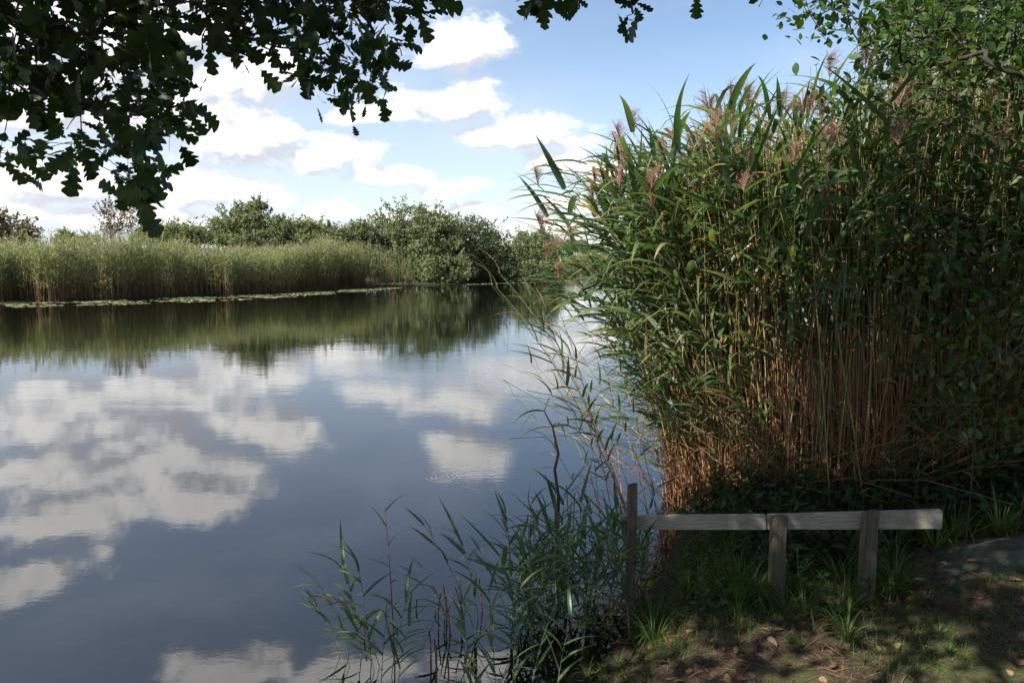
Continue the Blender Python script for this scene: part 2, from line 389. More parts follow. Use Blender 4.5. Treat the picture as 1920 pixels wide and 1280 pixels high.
wc = q.ramp(q.noise(P_, .15, 3, .5), [(.3, (.002, .0023, .0015)), (.7, (.0032, .0035, .0024))])
p = principled(q, wc, .015, .5, bn.outputs[0]); p.inputs['IOR'].default_value = 1.95
out(q, p.outputs[0])
wg = Geo().add([(-5900, -5900, 0), (5900, -5900, 0), (5900, 5900, 0), (-5900, 5900, 0)], np.array([[0, 1, 2, 3]]), .5)
tag(link('river', wg.mesh('river', m)), kind='structure')

# ------------------------------------------------------------------ reeds
def path_fn(B, H, az_, lean, curve):
    dirx = np.stack([np.cos(az_), np.sin(az_), np.zeros_like(az_)], -1)
    def pos(t):
        t = np.asarray(t)
        hor = (lean[..., None] * t + curve[..., None] * t ** 2.6) * H[..., None]
        ver = (t * (1 - .25 * lean[..., None] ** 2) - .38 * curve[..., None] * t ** 3.2) * H[..., None]
        return B[..., None, :] + dirx[..., None, :] * hor[..., None] + np.array([0, 0, 1.]) * ver[..., None]
    return pos
def reeds(gs, gl, B, H, az_, lean, curve, nl, t0, Ll, Lw, K=4, rad=.004, sides=3, dry=.05, tint=(.55, .95), wind=(-.35, .05), stemt=(.3, .6), KS_=5, droop=(.5, 1.7), fold=0., spread=.85):
    n = len(B); pos = path_fn(B, H, az_, lean, curve)
    tt = np.linspace(0, 1, KS_ + 1)
    pts = pos(np.broadcast_to(tt, (n, KS_ + 1)))
    st = rng.uniform(*stemt, n)
    stt = st[:, None] + np.linspace(-.18, .25, KS_ + 1)[None]
    tubes(gs, pts, rad * np.linspace(1, .45, KS_ + 1)[None] * rng.uniform(.7, 1.2, (n, 1)), sides, stt.clip(0, 1))
    if nl:
        tl = np.sort(rng.uniform(t0, .99, (n, nl)), 1)
        p0 = pos(tl); p1 = pos(np.minimum(tl + .03, 1.03)); T = norm(p1 - p0)
        ph = rng.uniform(0, 6.28, (n, 1)) + np.arange(nl)[None] * 3.0 + rng.normal(0, .5, (n, nl))
        Hh = np.stack([np.cos(ph) + wind[0], np.sin(ph) + wind[1], np.zeros_like(ph)], -1)
        D = T * rng.uniform(.5, 1.2, (n, nl, 1)) + Hh * spread * rng.uniform(.5, 1.1, (n, nl, 1))
        tv = rng.uniform(*tint, (n, nl)); tv = np.where(rng.random((n, nl)) < dry + .25 * (tl < .45), rng.uniform(.1, .4, (n, nl)), tv)
        L_ = rng.uniform(*Ll, (n, nl)) * (1 - .35 * np.abs(tl - .7))
        dr_ = rng.uniform(*droop, (n, nl))
        ribbons(gl, p0.reshape(-1, 3), D.reshape(-1, 3), L_.ravel(), (rng.uniform(*Lw, (n, nl))).ravel(), dr_.ravel(), K, tv.ravel(), fold=fold, tipt=rng.uniform(-.25, .02, n * nl))
    return pos
def plume_geo(geo, tips, dirs, size, m_=46, wd=.005):
    n = len(tips); k = rng.uniform(0, 1, (n, m_))
    base_ = tips[:, None] - dirs[:, None] * (k * .55 * size[:, None])[..., None] * -1
    side = norm(np.stack([-np.ones(n) + rng.normal(0, .3, n), rng.normal(0, .4, n), np.zeros(n)], 1))
    D = dirs[:, None] * (1.0 - .2 * k[..., None]) + side[:, None] * rng.uniform(.1, 1.0, (n, m_, 1)) + rng.normal(0, .22, (n, m_, 3))
    ribbons(geo, base_.reshape(-1, 3), D.reshape(-1, 3), (rng.uniform(.35, .75, (n, m_)) * size[:, None] * (1.1 - .6 * k)).ravel(), wd, rng.uniform(.5, 1.6, n * m_), 3, rng.uniform(.1, .9, n * m_), roll=rng.uniform(0, 3, n * m_), prof=lambda t: 1 - .5 * t)

# -- prototypes of the reeds that are objects of their own; local lean is towards +X
def leaf_mesh(kind, L, w, droop, tint):
    gl = Geo(); ribbons(gl, np.zeros((1, 3)), np.array([[0, 1., 0]]), L, w, droop, 7, tint, roll=np.zeros(1), fold=.22, tipt=-.15)
    return gl.mesh('leaf', M_reed, True)
LEAFM = [leaf_mesh('g', 1, rng.uniform(.065, .10), dr_, ti) for dr_, ti in ((.25, .75), (.5, .85), (.8, .7), (1.2, .9), (1.7, .65), (.9, .95), (1.1, .6))]
LEAFD = [leaf_mesh('d', 1, .045, 1.5, .3), leaf_mesh('d', 1, .04, 2.2, .2)]
PLUMEM = []
for k in range(5):
    gp = Geo(); plume_geo(gp, np.zeros((1, 3)), np.array([[.1, 0, 1.]]), np.array([.32]), 90, .0042)
    tubes(gp, np.array([[[0, 0, -.05], [.01, 0, .1], [.03, 0, .24]]]), .0018, 3, .3)
    PLUMEM.append(gp.mesh('plume', M_plume))
def reed_proto(H, lean, curve, nl, t0, Ll, plume, stemt, dry=.08, rad=.0045, side_only=0.):
    """list of (name, mesh, matrix) of one reed"""
    gs = Geo(); z = np.zeros(1)
    pos = path_fn(np.zeros((1, 3)), np.array([H]), z, np.array([lean]), np.array([curve]))
    tt = np.linspace(0, 1, 9)
    tubes(gs, pos(tt[None]), rad * np.linspace(1, .4, 9)[None], 5, (stemt + np.linspace(-.2, .25, 9))[None].clip(0, 1))
    parts = [('stem', gs.mesh('stem', M_stem, True), Matrix())]
    tl = np.linspace(t0, .985, nl) + rng.normal(0, .01, nl)
    for i, t in enumerate(tl):
        p = pos(np.array([[t]]))[0, 0]; p2 = pos(np.array([[t + .03]]))[0, 0]; T = norm(p2 - p)
        ph = i * 3.05 + rng.normal(0, .45) + side_only
        D = T * rng.uniform(.55, 1.2) + np.array([math.cos(ph) + .25, math.sin(ph), 0]) * rng.uniform(.45, .95)
        D = norm(D); sz = rng.uniform(*Ll) * (1 - .3 * abs(t - .7))
        M3 = leaf_frames(D[None], sz)[0]
        mesh = random.choice(LEAFD) if rng.random() < dry + .3 * (t < .42) else random.choice(LEAFM)
        parts.append(('leaf', mesh, mat4(M3, p)))
    if plume:
        p = pos(np.array([[1.]]))[0, 0]; parts.append(('plume', random.choice(PLUMEM), Matrix.Translation(p) @ Matrix.Scale(.27, 4) @ Matrix.Rotation(rng.uniform(-1.2, 1.2), 4, 'Z') @ Matrix.Rotation(curve * .9, 4, 'Y')))
    return parts
def place(parts, name, loc, rot, scale, label, cat, group):
    e = bpy.data.objects.new(name, None); COL.objects.link(e); e.empty_display_size = .1
    e.location = loc; e.rotation_euler = (0, 0, rot); e.scale = (scale,) * 3
    tag(e, label, cat, group)
    for nm, me, mx in parts:
        c_ = bpy.data.objects.new(nm, me); COL.objects.link(c_); c_.parent = e; c_.matrix_local = mx
    return e
TALL = [reed_proto(1, l, c_, 10, .46, (.13, .22), pl, st, rad=.0016) for l, c_, pl, st in
        ((.03, .05, 1, .5), (.05, .12, 0, .45), (.08, .2, 1, .4), (.1, .32, 0, .5), (.12, .30, 1, .4), (.14, .36, 0, .45), (.06, .25, 0, .38), (.12, .15, 1, .35))]

# region of the near reed bed (x, y) and where its stems lean
def bed_points(n, depth=(0, 3.2), px=(1.35, 7.5)):
    x = rng.uniform(px[0], px[1], n)
    front = np.interp(x, [1.3, 1.8, 2.4, 3.4, 5, 7.5], [7.1, 6.55, 6.2, 6.05, 5.9, 5.7])
    y = front + rng.uniform(depth[0] ** .5 if depth[0] > 0 else 0, 1, n) ** 1.3 * depth[1]
    ok = (x > np.interp(y, [6, 7, 8.2, 10], [1.46, 1.55, 1.75, 2.45]))
    return x[ok], y[ok]
def bases(x, y, sink=.05): return np.stack([x, y, np.maximum(height(x, y), -.3) - sink], 1)

def where(x, y, names):
    px = 960 + FPX * x / y; k = 0
    for lim, n_ in names:
        if px < lim: return n_
    return names[-1][1]
REEDW = [(1270, 'at the water side edge of the bed'), (1420, 'in the left half of the bed'), (1600, 'in the middle of the bed'), (9999, 'in the bed below the alder')]
DRYW = [(1400, 'above the left part of the rail'), (1560, 'above the middle post'), (1740, 'above the right part of the rail'), (9999, 'right of the rail end')]
RAILW = [(1300, 'near the left end of the rail'), (1455, 'just left of the middle post'), (1640, 'between the two short posts'), (9999, 'right of the last short post')]
def lean_of(x, y):
    """reeds near the water's edge lean out over it, those inside stand up"""
    e = np.clip(1 - (x - 1.35) / 1.6, 0, 1)
    return e
# stalks that show largest: one object each
x, y = bed_points(330, (0, 1.5), (1.35, 4.4)); nb = 0
B = bases(x, y); e = lean_of(x, y)
for i in np.argsort(x + .45 * (y - 6))[:150]:
    big = e[i]
    k = rng.choice([3, 4, 5, 2]) if rng.random() < big * .8 else rng.choice([0, 1, 2, 6, 7])
    H = rng.uniform(3.25, 4.15) * (1 - .18 * big) * (1 - .10 * float(sm((x[i] - 1.9) / 1.0)))
    rot = math.pi + rng.normal(0, .5 + 1.0 * (1 - big)) + .15
    pl = any(p_[0] == 'plume' for p_ in TALL[k])
    place(TALL[k], 'reed', B[i], rot, H, 'tall green reed %s %s' % ('with purplish plume' if pl else 'without plume', where(B[i][0], B[i][1], REEDW)), 'reed', 'tall reeds %s %s' % ('with plumes' if pl else 'without plumes', where(B[i][0], B[i][1], REEDW)))
for i in range(7):                              # lower ones bowing far out over the water
    b_ = bases(np.array([rng.uniform(1.45, 1.7)]), np.array([rng.uniform(6.4, 7.6)]))[0]
    place(TALL[5 if i % 2 else 4], 'reed', b_, math.pi + rng.normal(0, .28), rng.uniform(2.4, 3.1), 'long leaved reed bowing low over the water left of the bed', 'reed', 'reeds bowing over the water')
# the rest of the bed
gs, gl, gp = Geo(), Geo(), Geo()
x, y = bed_points(1600, (0, 3.6)); B = bases(x, y); e = lean_of(x, y); n = len(x)
H = rng.uniform(2.9, 4.1, n) * (1 - .18 * e) * (1 - .10 * sm((x - 1.9) / 1.0)) * (1 + .035 * (y - 6.3))
az_ = np.pi + rng.normal(0, .6, n) + (1 - e) * rng.normal(0, 1.5, n)
lean = rng.uniform(.01, .07, n) + e * rng.uniform(0, .14, n); curve = rng.uniform(.03, .18, n) + e * rng.uniform(0, .22, n)
pos = reeds(gs, gl, B, H, az_, lean, curve, 7, .50, Ll=(.45, .82), Lw=(.026, .050), stemt=(.2, .45), K=6, rad=.0048, droop=(.6, 2.1))
sel = rng.random(n) < .08
tips = pos(np.ones((n, 1)))[:, 0][sel]; tl2 = norm(tips - pos(np.full((n, 1), .95))[:, 0][sel])
plume_geo(gp, tips, tl2, rng.uniform(.24, .36, sel.sum()), 50)
# shorter leafy shoots low on the water side
x, y = bed_points(170, (0, 1.3), (1.3, 2.4)); B = bases(x, y); n = len(x)
reeds(gs, gl, B, rng.uniform(1.2, 3.0, n), np.pi + rng.normal(0, .55, n), rng.uniform(.1, .28, n), rng.uniform(.1, .4, n), 8, .35, (.42, .7), (.024, .044), K=6, rad=.004)
tag(link('reed_bed_stalks', gs.mesh('reed_bed_stalks', M_stem, True)), 'dense upright stalks of the tall reed bed on the right bank', 'reed bed', kind='stuff')
tag(link('reed_bed_leaves', gl.mesh('reed_bed_leaves', M_reed, True)), 'mass of long green reed leaves arching over the water at right', 'reed bed', kind='stuff')
tag(link('reed_bed_plumes', gp.mesh('reed_bed_plumes', M_plume)), 'purplish brown plumes along the top of the reed bed', 'reed bed', kind='stuff')

# dry straw-coloured stems, dense in the lower half of the bed
DRY = []
for k in range(8):
    g_ = Geo(); pos = path_fn(np.zeros((1, 3)), np.array([1.]), np.zeros(1), np.array([rng.uniform(.0, .12)]), np.array([rng.uniform(-.04, .12)]))
    tubes(g_, pos(np.linspace(0, 1, 8)[None]), .0019 * np.linspace(1, .55, 8)[None], 5, (rng.uniform(.14, .3) + .05 * np.sin(np.arange(8) * 2.1))[None])
    DRY.append(g_.mesh('dry_reed_stem', M_stem, True))
x, y = bed_points(400, (0, .55), (1.35, 4.6)); B = bases(x, y); e = lean_of(x, y)
for i in range(min(240, len(x))):
    o = link('dry_reed_stem', DRY[i % 8], loc=B[i]); o.rotation_euler = (rng.normal(0, .05), rng.normal(0, .05) - .13 * e[i], rng.uniform(-1, 1) + math.pi * (rng.random() < .55 + .4 * e[i]))
    o.scale = (rng.uniform(2.3, 3.1) + .8 * (x[i] > 2.2) * rng.random(),) * 3
    wd_ = where(B[i][0], B[i][1], DRYW); tag(o, 'thin leafless straw brown reed stem standing ' + wd_, 'reed stem', 'dry stems ' + wd_)
gs = Geo(); gl = Geo()
x, y = bed_points(3400, (0, 2.2)); B = bases(x, y); e = lean_of(x, y); n = len(x)
reeds(gs, gl, B, rng.uniform(1.9, 3.4, n) + .55 * (x > 2.2) * rng.random(n), np.pi + rng.normal(0, 1.1, n), np.abs(rng.normal(0, .075, n)) + e * rng.uniform(0, .17, n), rng.uniform(-.02, .12, n), 1, .3, (.15, .35), (.008, .016), K=3, rad=.0050, stemt=(.06, .27), dry=1., KS_=4)
# broken and fallen ones near the foot
x, y = bed_points(700, (0, .5), (1.35, 4.9)); B = bases(x, y); n = len(x)
reeds(gs, gl, B, rng.uniform(.5, 1.9, n), rng.uniform(0, 6.28, n), rng.uniform(.3, .9, n), rng.uniform(.0, .7, n), 1, .3, (.15, .35), (.01, .02), K=3, rad=.005, stemt=(.14, .3), dry=1., KS_=4)
tag(link('dry_reed_stalks', gs.mesh('dry_reed_stalks', M_stem, True)), 'thicket of dry tan stems inside the reed bed', 'reed bed', kind='stuff')
tag(link('dry_reed_leaves', gl.mesh('dry_reed_leaves', M_reed, True)), 'curled brown dead leaves among the dry reed stems', 'reed bed', kind='stuff')

# -- thinner reeds standing in the water in front
LOW = [reed_proto(1, l, c_, nl, t0, Ll, pl, st, rad=.0045, dry=dr_) for l, c_, nl, t0, Ll, pl, st, dr_ in
       ((.1, .1, 9, .3, (.3, .5), 0, .62, .0), (.2, .2, 7, .3, (.25, .4), 0, .6, .1), (.05, .05, 9, .25, (.28, .42), 0, .65, .0), (.3, .15, 7, .35, (.2, .35), 0, .55, .3), (.02, .02, 6, .45, (.15, .22), 0, .12, .05), (.15, .35, 8, .25, (.25, .38), 0, .62, .15))]
SLIM = [reed_proto(1, l, c_, 8, .35, (.10, .17), 0, st, rad=.0022, dry=dr_) for l, c_, st, dr_ in ((.2, .08, .3, .3), (.3, .12, .25, .4), (.1, .05, .35, .2), (.36, .15, .3, .3))]
STUB = []
for k in range(4):
    g_ = Geo(); tubes(g_, np.array([[[0, 0, 0], [.01, 0, .5], [.03 * k, 0, 1]]]), .011, 5, .03 + .03 * k); STUB.append(g_.mesh('reed_stub', M_stem, True))
def water_reed(px, py, H, k, tilt, lab, grp, lib=LOW, rz=None, name='reed'):
    p = on_z(px, py, 0.); p[2] = max(-.12, min(0, float(height(p[0], p[1])) - .03))
    return place(lib[k], name, p, tilt if rz is None else rz, (H - p[2]) * 1.08, lab, 'reed', grp)
A = ('green reed shoot in the lone clump standing in open water at bottom centre', 'reeds of the lone clump at bottom centre')
for (px, py, H, k, az1) in ((655, 1215, .62, 1, 3.0), (672, 1225, .70, 0, 2.6), (690, 1235, .78, 2, 3.3), (700, 1250, .66, 5, 2.9), (712, 1240, .6, 1, 3.5), (722, 1262, .62, 0, .3), (660, 1240, .52, 3, 3.1), (640, 1225, .45, 3, 2.8), (705, 1270, .5, 2, .6), (735, 1270, .45, 0, .4)):
    water_reed(px + 8, py + 8, H * .78, k, az1, *A)
water_reed(741, 1240, .88, 4, 3.2, 'thin dark stemmed reed rising highest from the lone clump at bottom centre', None)
A = ('sparse leafed reed shoot standing in the water left of the bank grass', 'sparse reeds between the lone clump and the bank')
for (px, py, H, k, az1) in ((905, 1200, .72, 3, 2.8), (900, 1160, .55, 0, 3.0), (850, 1190, .42, 1, 2.7), (880, 1215, .42, 3, .2), (870, 1275, .45, 2, 1.5), (930, 1290, .5, 0, 1.9), (960, 1300, .55, 2, 1.0), (830, 1150, .32, 3, 3.3), (990, 1290, .5, 1, .7), (915, 1310, .5, 5, 2.6), (1010, 1240, .6, 1, 3.0), (975, 1210, .55, 3, 2.5), (890, 1330, .5, 2, 2.9), (1040, 1320, .5, 0, .4)):
    water_reed(px, py, H, k, az1, *A)
for i, (px, py, H) in enumerate(((808, 1240, .17), (818, 1250, .13), (822, 1185, .22), (832, 1190, .16), (838, 1170, .16), (846, 1195, .3), (866, 1185, .2), (872, 1180, .28), (683, 1205, .12), (905, 1150, .2), (818, 1290, .2), (840, 1300, .18), (1075, 985, .26), (1066, 985, .34), (1090, 1000, .3), (815, 1160, .06), (780, 1145, .05))):
    p = on_z(px, py, -.02); o = link('reed_stub', STUB[i % 4], loc=p); o.scale = (.45, .45, H + .04); o.rotation_euler = (rng.normal(0, .06), rng.normal(0, .06), rng.uniform(0, 6))
    tag(o, 'dark broken reed stub poking out of the still water near the bank', 'reed stub', 'broken stubs in the water')
A = ('bushy green reed of the clump around the left end of the wooden rail', 'green reeds around the left end of the rail')
for i in range(66):
    px = rng.uniform(960, 1225) if i % 3 else rng.uniform(950, 1120); py = rng.uniform(1085, 1225) - .25 * (px - 960) * rng.random()
    water_reed(px, py, rng.uniform(.38, .66), rng.choice([0, 0, 2, 2, 1, 5]), rng.uniform(0, 6.28), *A)
A = ('slender yellowish reed leaning left over the water beside the reed bed', 'slender leaning reeds at the edge of the reed bed')
for i in range(15):
    px = rng.uniform(1130, 1270); py = rng.uniform(940, 1080)
    water_reed(px, py, rng.uniform(1.2, 2.2), rng.integers(0, 4), math.pi + rng.normal(0, .45), *A, lib=SLIM)
for (px, py, H, k) in ((1215, 1050, 2.25, 3), (1205, 1030, 2.0, 1), (1180, 960, 2.0, 1), (1190, 950, 2.3, 3), (1150, 1000, 1.5, 1), (1130, 1010, 1.3, 3)):
    water_reed(px, py, H, k, math.pi + rng.normal(0, .2), *A, lib=SLIM)
for (pxs, nlv, lab) in (([(1625, 965), (1600, 800), (1575, 650), (1562, 560), (1575, 515), (1605, 520)], 15, 'bent reed with big dark drooping leaves before the middle of the reed bed'), ([(1560, 960), (1545, 760), (1530, 560), (1520, 430), (1545, 350), (1560, 345)], 9, 'reed with a closed brown plume before the middle of the reed bed')):
    e = bpy.data.objects.new('reed', None); COL.objects.link(e); dd5 = np.linspace(5.75, 5.35, 6); P5 = np.array([at(a, b, d_) for (a, b), d_ in zip(pxs, dd5)]); P5[0, 2] = float(height(P5[0, 0], P5[0, 1])); e.location = P5[0]; tag(e, lab, 'reed')
    g_ = Geo(); P5 = P5 - P5[0]; tubes(g_, P5[None], np.linspace(.006, .003, 6)[None], 5, .4); link('stem', g_.mesh('stem', M_stem, True), e)
    for k in range(nlv):
        g_ = Geo(); f_ = rng.uniform(2.2, 5); i0 = int(f_) if f_ < 5 else 4; p_ = P5[i0] + (P5[min(i0 + 1, 5)] - P5[i0]) * (f_ - i0)
        ribbons(g_, p_[None], np.array([[rng.normal(.05, .55), rng.normal(-.1, .3), .55]]), rng.uniform(.4, .7), rng.uniform(.026, .042), rng.uniform(3.2, 5.5), 8, rng.uniform(.7, .95), roll=np.array([rng.normal(1.2, .5)]), fold=.15)
        link('leaf', g_.mesh('leaf', M_reed, True), e)
    if nlv == 9:
        g_ = Geo(); ribbons(g_, np.repeat(P5[4:5], 26, 0) + rng.normal(0, .008, (26, 3)), rng.normal(0, .12, (26, 3)) + np.array([.15, 0, -1]), rng.uniform(.12, .24, 26), .007, .3, 3, rng.uniform(.2, .9, 26)); link('plume', g_.mesh('plume', M_plume), e)
gt = Geo(); pth = np.array([[at(1044, 1040, 5.3), at(1047, 930, 5.3), at(1040, 880, 5.3), at(1047, 850, 5.3), at(1036, 800, 5.3), at(1020, 770, 5.25), at(1030, 745, 5.25)]])
pth[0, 0, 2] = -.05
tubes(gt, pth, np.array([[.014, .013, .012, .011, .008, .005, .003]]), 6, np.array([[.0, .02, .05, .1, .2, .3, .3]]))
o = link('broken_reed', gt.mesh('broken_reed', M_stem, True)); tag(o, 'dark twisted bundle of dead reed stalk standing in water left of the rail', 'reed')
gl = Geo(); pb = np.array([pth[0, 4], pth[0, 4], pth[0, 5], pth[0, 5], pth[0, 3], pth[0, 3], pth[0, 4], pth[0, 5], pth[0, 2]])
ribbons(gl, pb, rng.normal(0, 1, (9, 3)) * np.array([1, .6, .2]) + np.array([-.5, 0, .3]), rng.uniform(.2, .34, 9), .02, rng.uniform(1.2, 2.6, 9), 6, rng.uniform(.25, .45, 9))
c_ = link('dead_leaves', gl.mesh('dead_leaves', M_reed), o); c_['kind'] = 'stuff'

# ------------------------------------------------------------------ far bank
def along(pts, n, seg=None):
    p = np.array(pts, float); d = np.linalg.norm(np.diff(p, axis=0), axis=1); cum = np.concatenate([[0], np.cumsum(d)])
    t = rng.uniform(0, cum[-1], n); i = np.clip(np.searchsorted(cum, t) - 1, 0, len(d) - 1); f = (t - cum[i]) / d[i]
    P = p[i] + (p[i + 1] - p[i]) * f[:, None]; T = (p[i + 1] - p[i]) / d[i][:, None]
    return P, np.stack([-T[:, 1], T[:, 0]], 1)
def far_reeds(name, pts, n, depth, H, nl, rad, Lw, lab, wob=.8, t0=.22, shift=0.):
    P, Nn = along(pts, n); off = rng.uniform(0, 1, n) ** 1.5 * depth + wob * np.sin(P[:, 0] * .9) * .5 + .4 * np.sin(P[:, 0] * 2.7 + 1) + .3 + shift
    P = P + Nn * off[:, None]; z = np.maximum(height(P[:, 0], P[:, 1]), -.3) - .03
    B = np.concatenate([P, z[:, None]], 1)
    hh = rng.uniform(*H, n) * (1 + .07 * np.sin(P[:, 0] * 4.1 + P[:, 1] * 3.3)) * (1 + .06 * np.sin(P[:, 0] * .55 + 1.5) + .06 * np.sin(P[:, 0] * 1.7) + .06 * np.sin(P[:, 0] * .23 + P[:, 1] * .31)) * (1 + .12 * (rng.random(n) - .5)) 
    gs, gl, gp = Geo(), Geo(), Geo()
    pos = reeds(gs, gl, B, hh, rng.uniform(0, 6.28, n), rng.uniform(.01, .09, n), rng.uniform(.0, .16, n), nl, t0, (.32, .62), Lw, K=3, rad=rad, sides=3, dry=.07, tint=(.55, 1.0), stemt=(.12, .40), KS_=3, wind=(-.3, 0), spread=.7)
    sel = rng.random(n) < .3; tips = pos(np.ones((n, 1)))[:, 0][sel]
    plume_geo(gp, tips, np.tile([0, 0, 1.], (len(tips), 1)), rng.uniform(.22, .34, len(tips)), 7, .022)
    m_ = tag(link(name, gl.mesh(name, M_farreed)), lab, 'reed bed', kind='stuff')
    c1 = link('stalks', gs.mesh('stalks', M_farreed), m_); c1['kind'] = 'stuff'
    c2 = link('plumes', gp.mesh('plumes', M_plume_far), m_); c2['kind'] = 'stuff'
M_plume_far = leaf_mat('far_plume', [(0, (.16, .12, .07)), (1, (.33, .27, .17))], .3, .8, .1)
far_reeds('reed_belt', [(-48, 31.6), (-25.8, 37.6), (-17.5, 45), (-10.2, 56.4)], 8800, 6.0, (2.4, 3.25), 9, .009, (.03, .05), 'long belt of tall green reeds lining the far bank on the left')
far_reeds('distant_reed_belt', [(4.9, 80), (5.2, 84), (8, 108), (15, 115), (40, 122)], 3200, 8, (2.2, 3.0), 6, .02, (.06, .09), 'distant strip of pale reeds across the water behind the right bank')
far_reeds('inner_reeds', [(-48, 31.6), (-25.8, 37.6), (-17.5, 45), (-10.0, 56.6), (-8.6, 59)], 3000, 2.5, (1.9, 2.8), 12, .02, (.07, .11), 'denser reeds inside the belt along the far bank', t0=.04, shift=5.)
far_reeds('end_reeds', [(-13.5, 50.8), (-9.6, 57.4)], 800, 1.8, (1.9, 2.8), 12, .02, (.07, .10), 'close reeds at the right end of the far belt', t0=.04, shift=2.)
far_reeds('thin_reeds', [(-11, 55.6), (-7.6, 60)], 190, 1.2, (1.5, 3.2), 4, .013, (.03, .045), 'thin pale reeds standing at the waterline before the big bush')

def blob_tree(name, label, cat, dist, blobs_, mat, leaf, nclump, nleaf, base_px, trunks=3, clump=.5, group=None, gap=0., shoots=30, bark_=None, tint=(.1, .9), ldepth=1.0, tr=.09):
    """blobs_: (px, py, rx, ry) lobes of the crown as seen, dist metres away"""
    e = bpy.data.objects.new(name, None); COL.objects.link(e); bp = at(base_px, 520, dist); gz_ = float(height(bp[0], bp[1]))
    e.location = (bp[0], bp[1], gz_); tag(e, label, cat, group)
    O = np.array(e.location); k = dist / FPX
    cs = np.array([at(b[0], b[1], dist) for b in blobs_]) + np.array([[0, rng.normal(0, .1) * b[2] * k, 0] for b in blobs_])
    rs = np.array([[b[2] * k, .85 * b[2] * k * ldepth, b[3] * k] for b in blobs_])
    wts = rs[:, 0] * rs[:, 2]; wts /= wts.sum()
    bi = rng.choice(len(blobs_), nclump, p=wts)
    u = norm(rng.normal(0, 1, (nclump, 3))); rr = rng.uniform(.35, 1.0, (nclump, 1)) ** .5
    cc_ = cs[bi] + u * rs[bi] * rr
    cc_[:, 2] = np.maximum(cc_[:, 2], gz_ + .15)
    csz = rng.uniform(.55, 1.25, nclump) * clump; ct = rng.uniform(*tint, nclump)
    li = np.repeat(np.arange(nclump), nleaf); m_ = len(li)
    v = norm(rng.normal(0, 1, (m_, 3))) * (rng.random((m_, 1)) ** .45) * np.array([1, 1, .75])
    P = cc_[li] + v * csz[li][:, None]
    if shoots:                                     # thin shoots that break the outline
        si = rng.choice(nclump, shoots); top = cs[bi[si]] + norm(u[si] + np.array([0, 0, .9])) * rs[bi[si]] * rng.uniform(.9, 1.08, (shoots, 1))
        ns = 22; tt = rng.random((shoots, ns, 1)); sd = norm(u[si] * np.array([1, 1, .3]) + np.array([0, 0, 1.3])) * rng.uniform(.5, 1.3, (shoots, 1)) * clump * 1.5
        SP = (top[:, None] + sd[:, None] * tt + rng.normal(0, .09 * clump, (shoots, ns, 3))).reshape(-1, 3)
        P = np.concatenate([P, SP]); li = np.concatenate([li, np.repeat(si, ns)])
    P[:, 2] = np.maximum(P[:, 2], .03)
    m_ = len(P); D = norm(rng.normal(0, 1, (m_, 3)) + np.array([0, 0, .25])); L = rng.uniform(.7, 1.3, m_) * leaf
    gl = Geo(); S = norm(np.cross(D, rng.normal(0, 1, (m_, 3)))) * (L * .31)[:, None]
    mid = P + D * (L * .5)[:, None]
    V = np.stack([P, mid - S, P + D * L[:, None], mid + S], 1) - O
    gl.add(V.reshape(-1, 3), np.arange(m_ * 4).reshape(-1, 4), np.repeat((ct[li] + rng.normal(0, .12, m_)).clip(0, 1), 4))
    c_ = link('crown', gl.mesh('crown', mat), e); c_['kind'] = 'stuff'
    bm = bark_ or M_gbark
    for j in range(trunks):                        # limbs from the ground into the lobes
        lobe = cs[j % len(cs)]
        b0 = np.array([rng.normal(0, .15 + .12 * trunks), rng.normal(0, .3), -.1]); tgt = lobe - O + rs[j % len(cs)] * np.array([rng.normal(0, .3), 0, .3])
        K = 7; t = np.linspace(0, 1, K)[:, None]
        path = b0 + (tgt - b0) * t + np.array([0, 0, 1]) * np.sin(t * np.pi) * .1 * np.linalg.norm(tgt) * .5 + rng.normal(0, .08, (K, 3)) * t
        gt = Geo(); tubes(gt, path[None], (tr * (1 - .8 * t[:, 0]))[None], 6, .5)
        tr_o = link('trunk', gt.mesh('trunk', bm, True), e)
        gb = Geo(); sel = np.where(bi == j % len(cs))[0]; sel = rng.choice(sel, min(26, len(sel)), replace=False) if len(sel) else sel
        ps = []
        for s_ in sel:
            a_ = path[rng.integers(2, K)]; b_ = cc_[s_] - O; md_ = (a_ + b_) / 2 + rng.normal(0, .12, 3) + np.array([0, 0, -.1])
            ps.append([a_, (a_ + md_) / 2 + rng.normal(0, .04, 3), md_, (md_ + b_) / 2 + rng.normal(0, .05, 3), b_])
        if ps:
            tubes(gb, np.array(ps), tr * np.linspace(.28, .08, 5)[None], 3, .5); bo = link('branches', gb.mesh('branches', bm), tr_o); bo['kind'] = 'stuff'
    return e
T_ = blob_tree
T_('bush', 'large rounded willow bush at the waterline, its lit top the highest of the big bushes', 'bush', 66, [(765, 425, 55, 38), (730, 450, 50, 45), (790, 470, 60, 55), (740, 490, 55, 45), (830, 500, 60, 38), (822, 440, 48, 40), (700, 470, 35, 42), (775, 512, 75, 22)], M_bush, .21, 820, 46, 760, 5, .70, shoots=110, tint=(.2, .95))
T_('bush', 'dark domed bush at the waterline right of the tallest one', 'bush', 69, [(880, 455, 55, 44), (915, 480, 45, 45), (850, 470, 45, 45), (930, 505, 45, 28), (870, 505, 65, 28), (962, 508, 28, 24)], M_bush, .21, 700, 46, 890, 4, .70, shoots=60, tint=(.0, .65))
T_('bush', 'pale green bush where the far bank turns, right of the dark domed bush', 'bush', 77, [(985, 470, 32, 34), (1015, 462, 28, 32), (1005, 500, 45, 28), (1038, 490, 18, 30)], M_willow, .22, 420, 44, 1005, 3, .6, shoots=60)
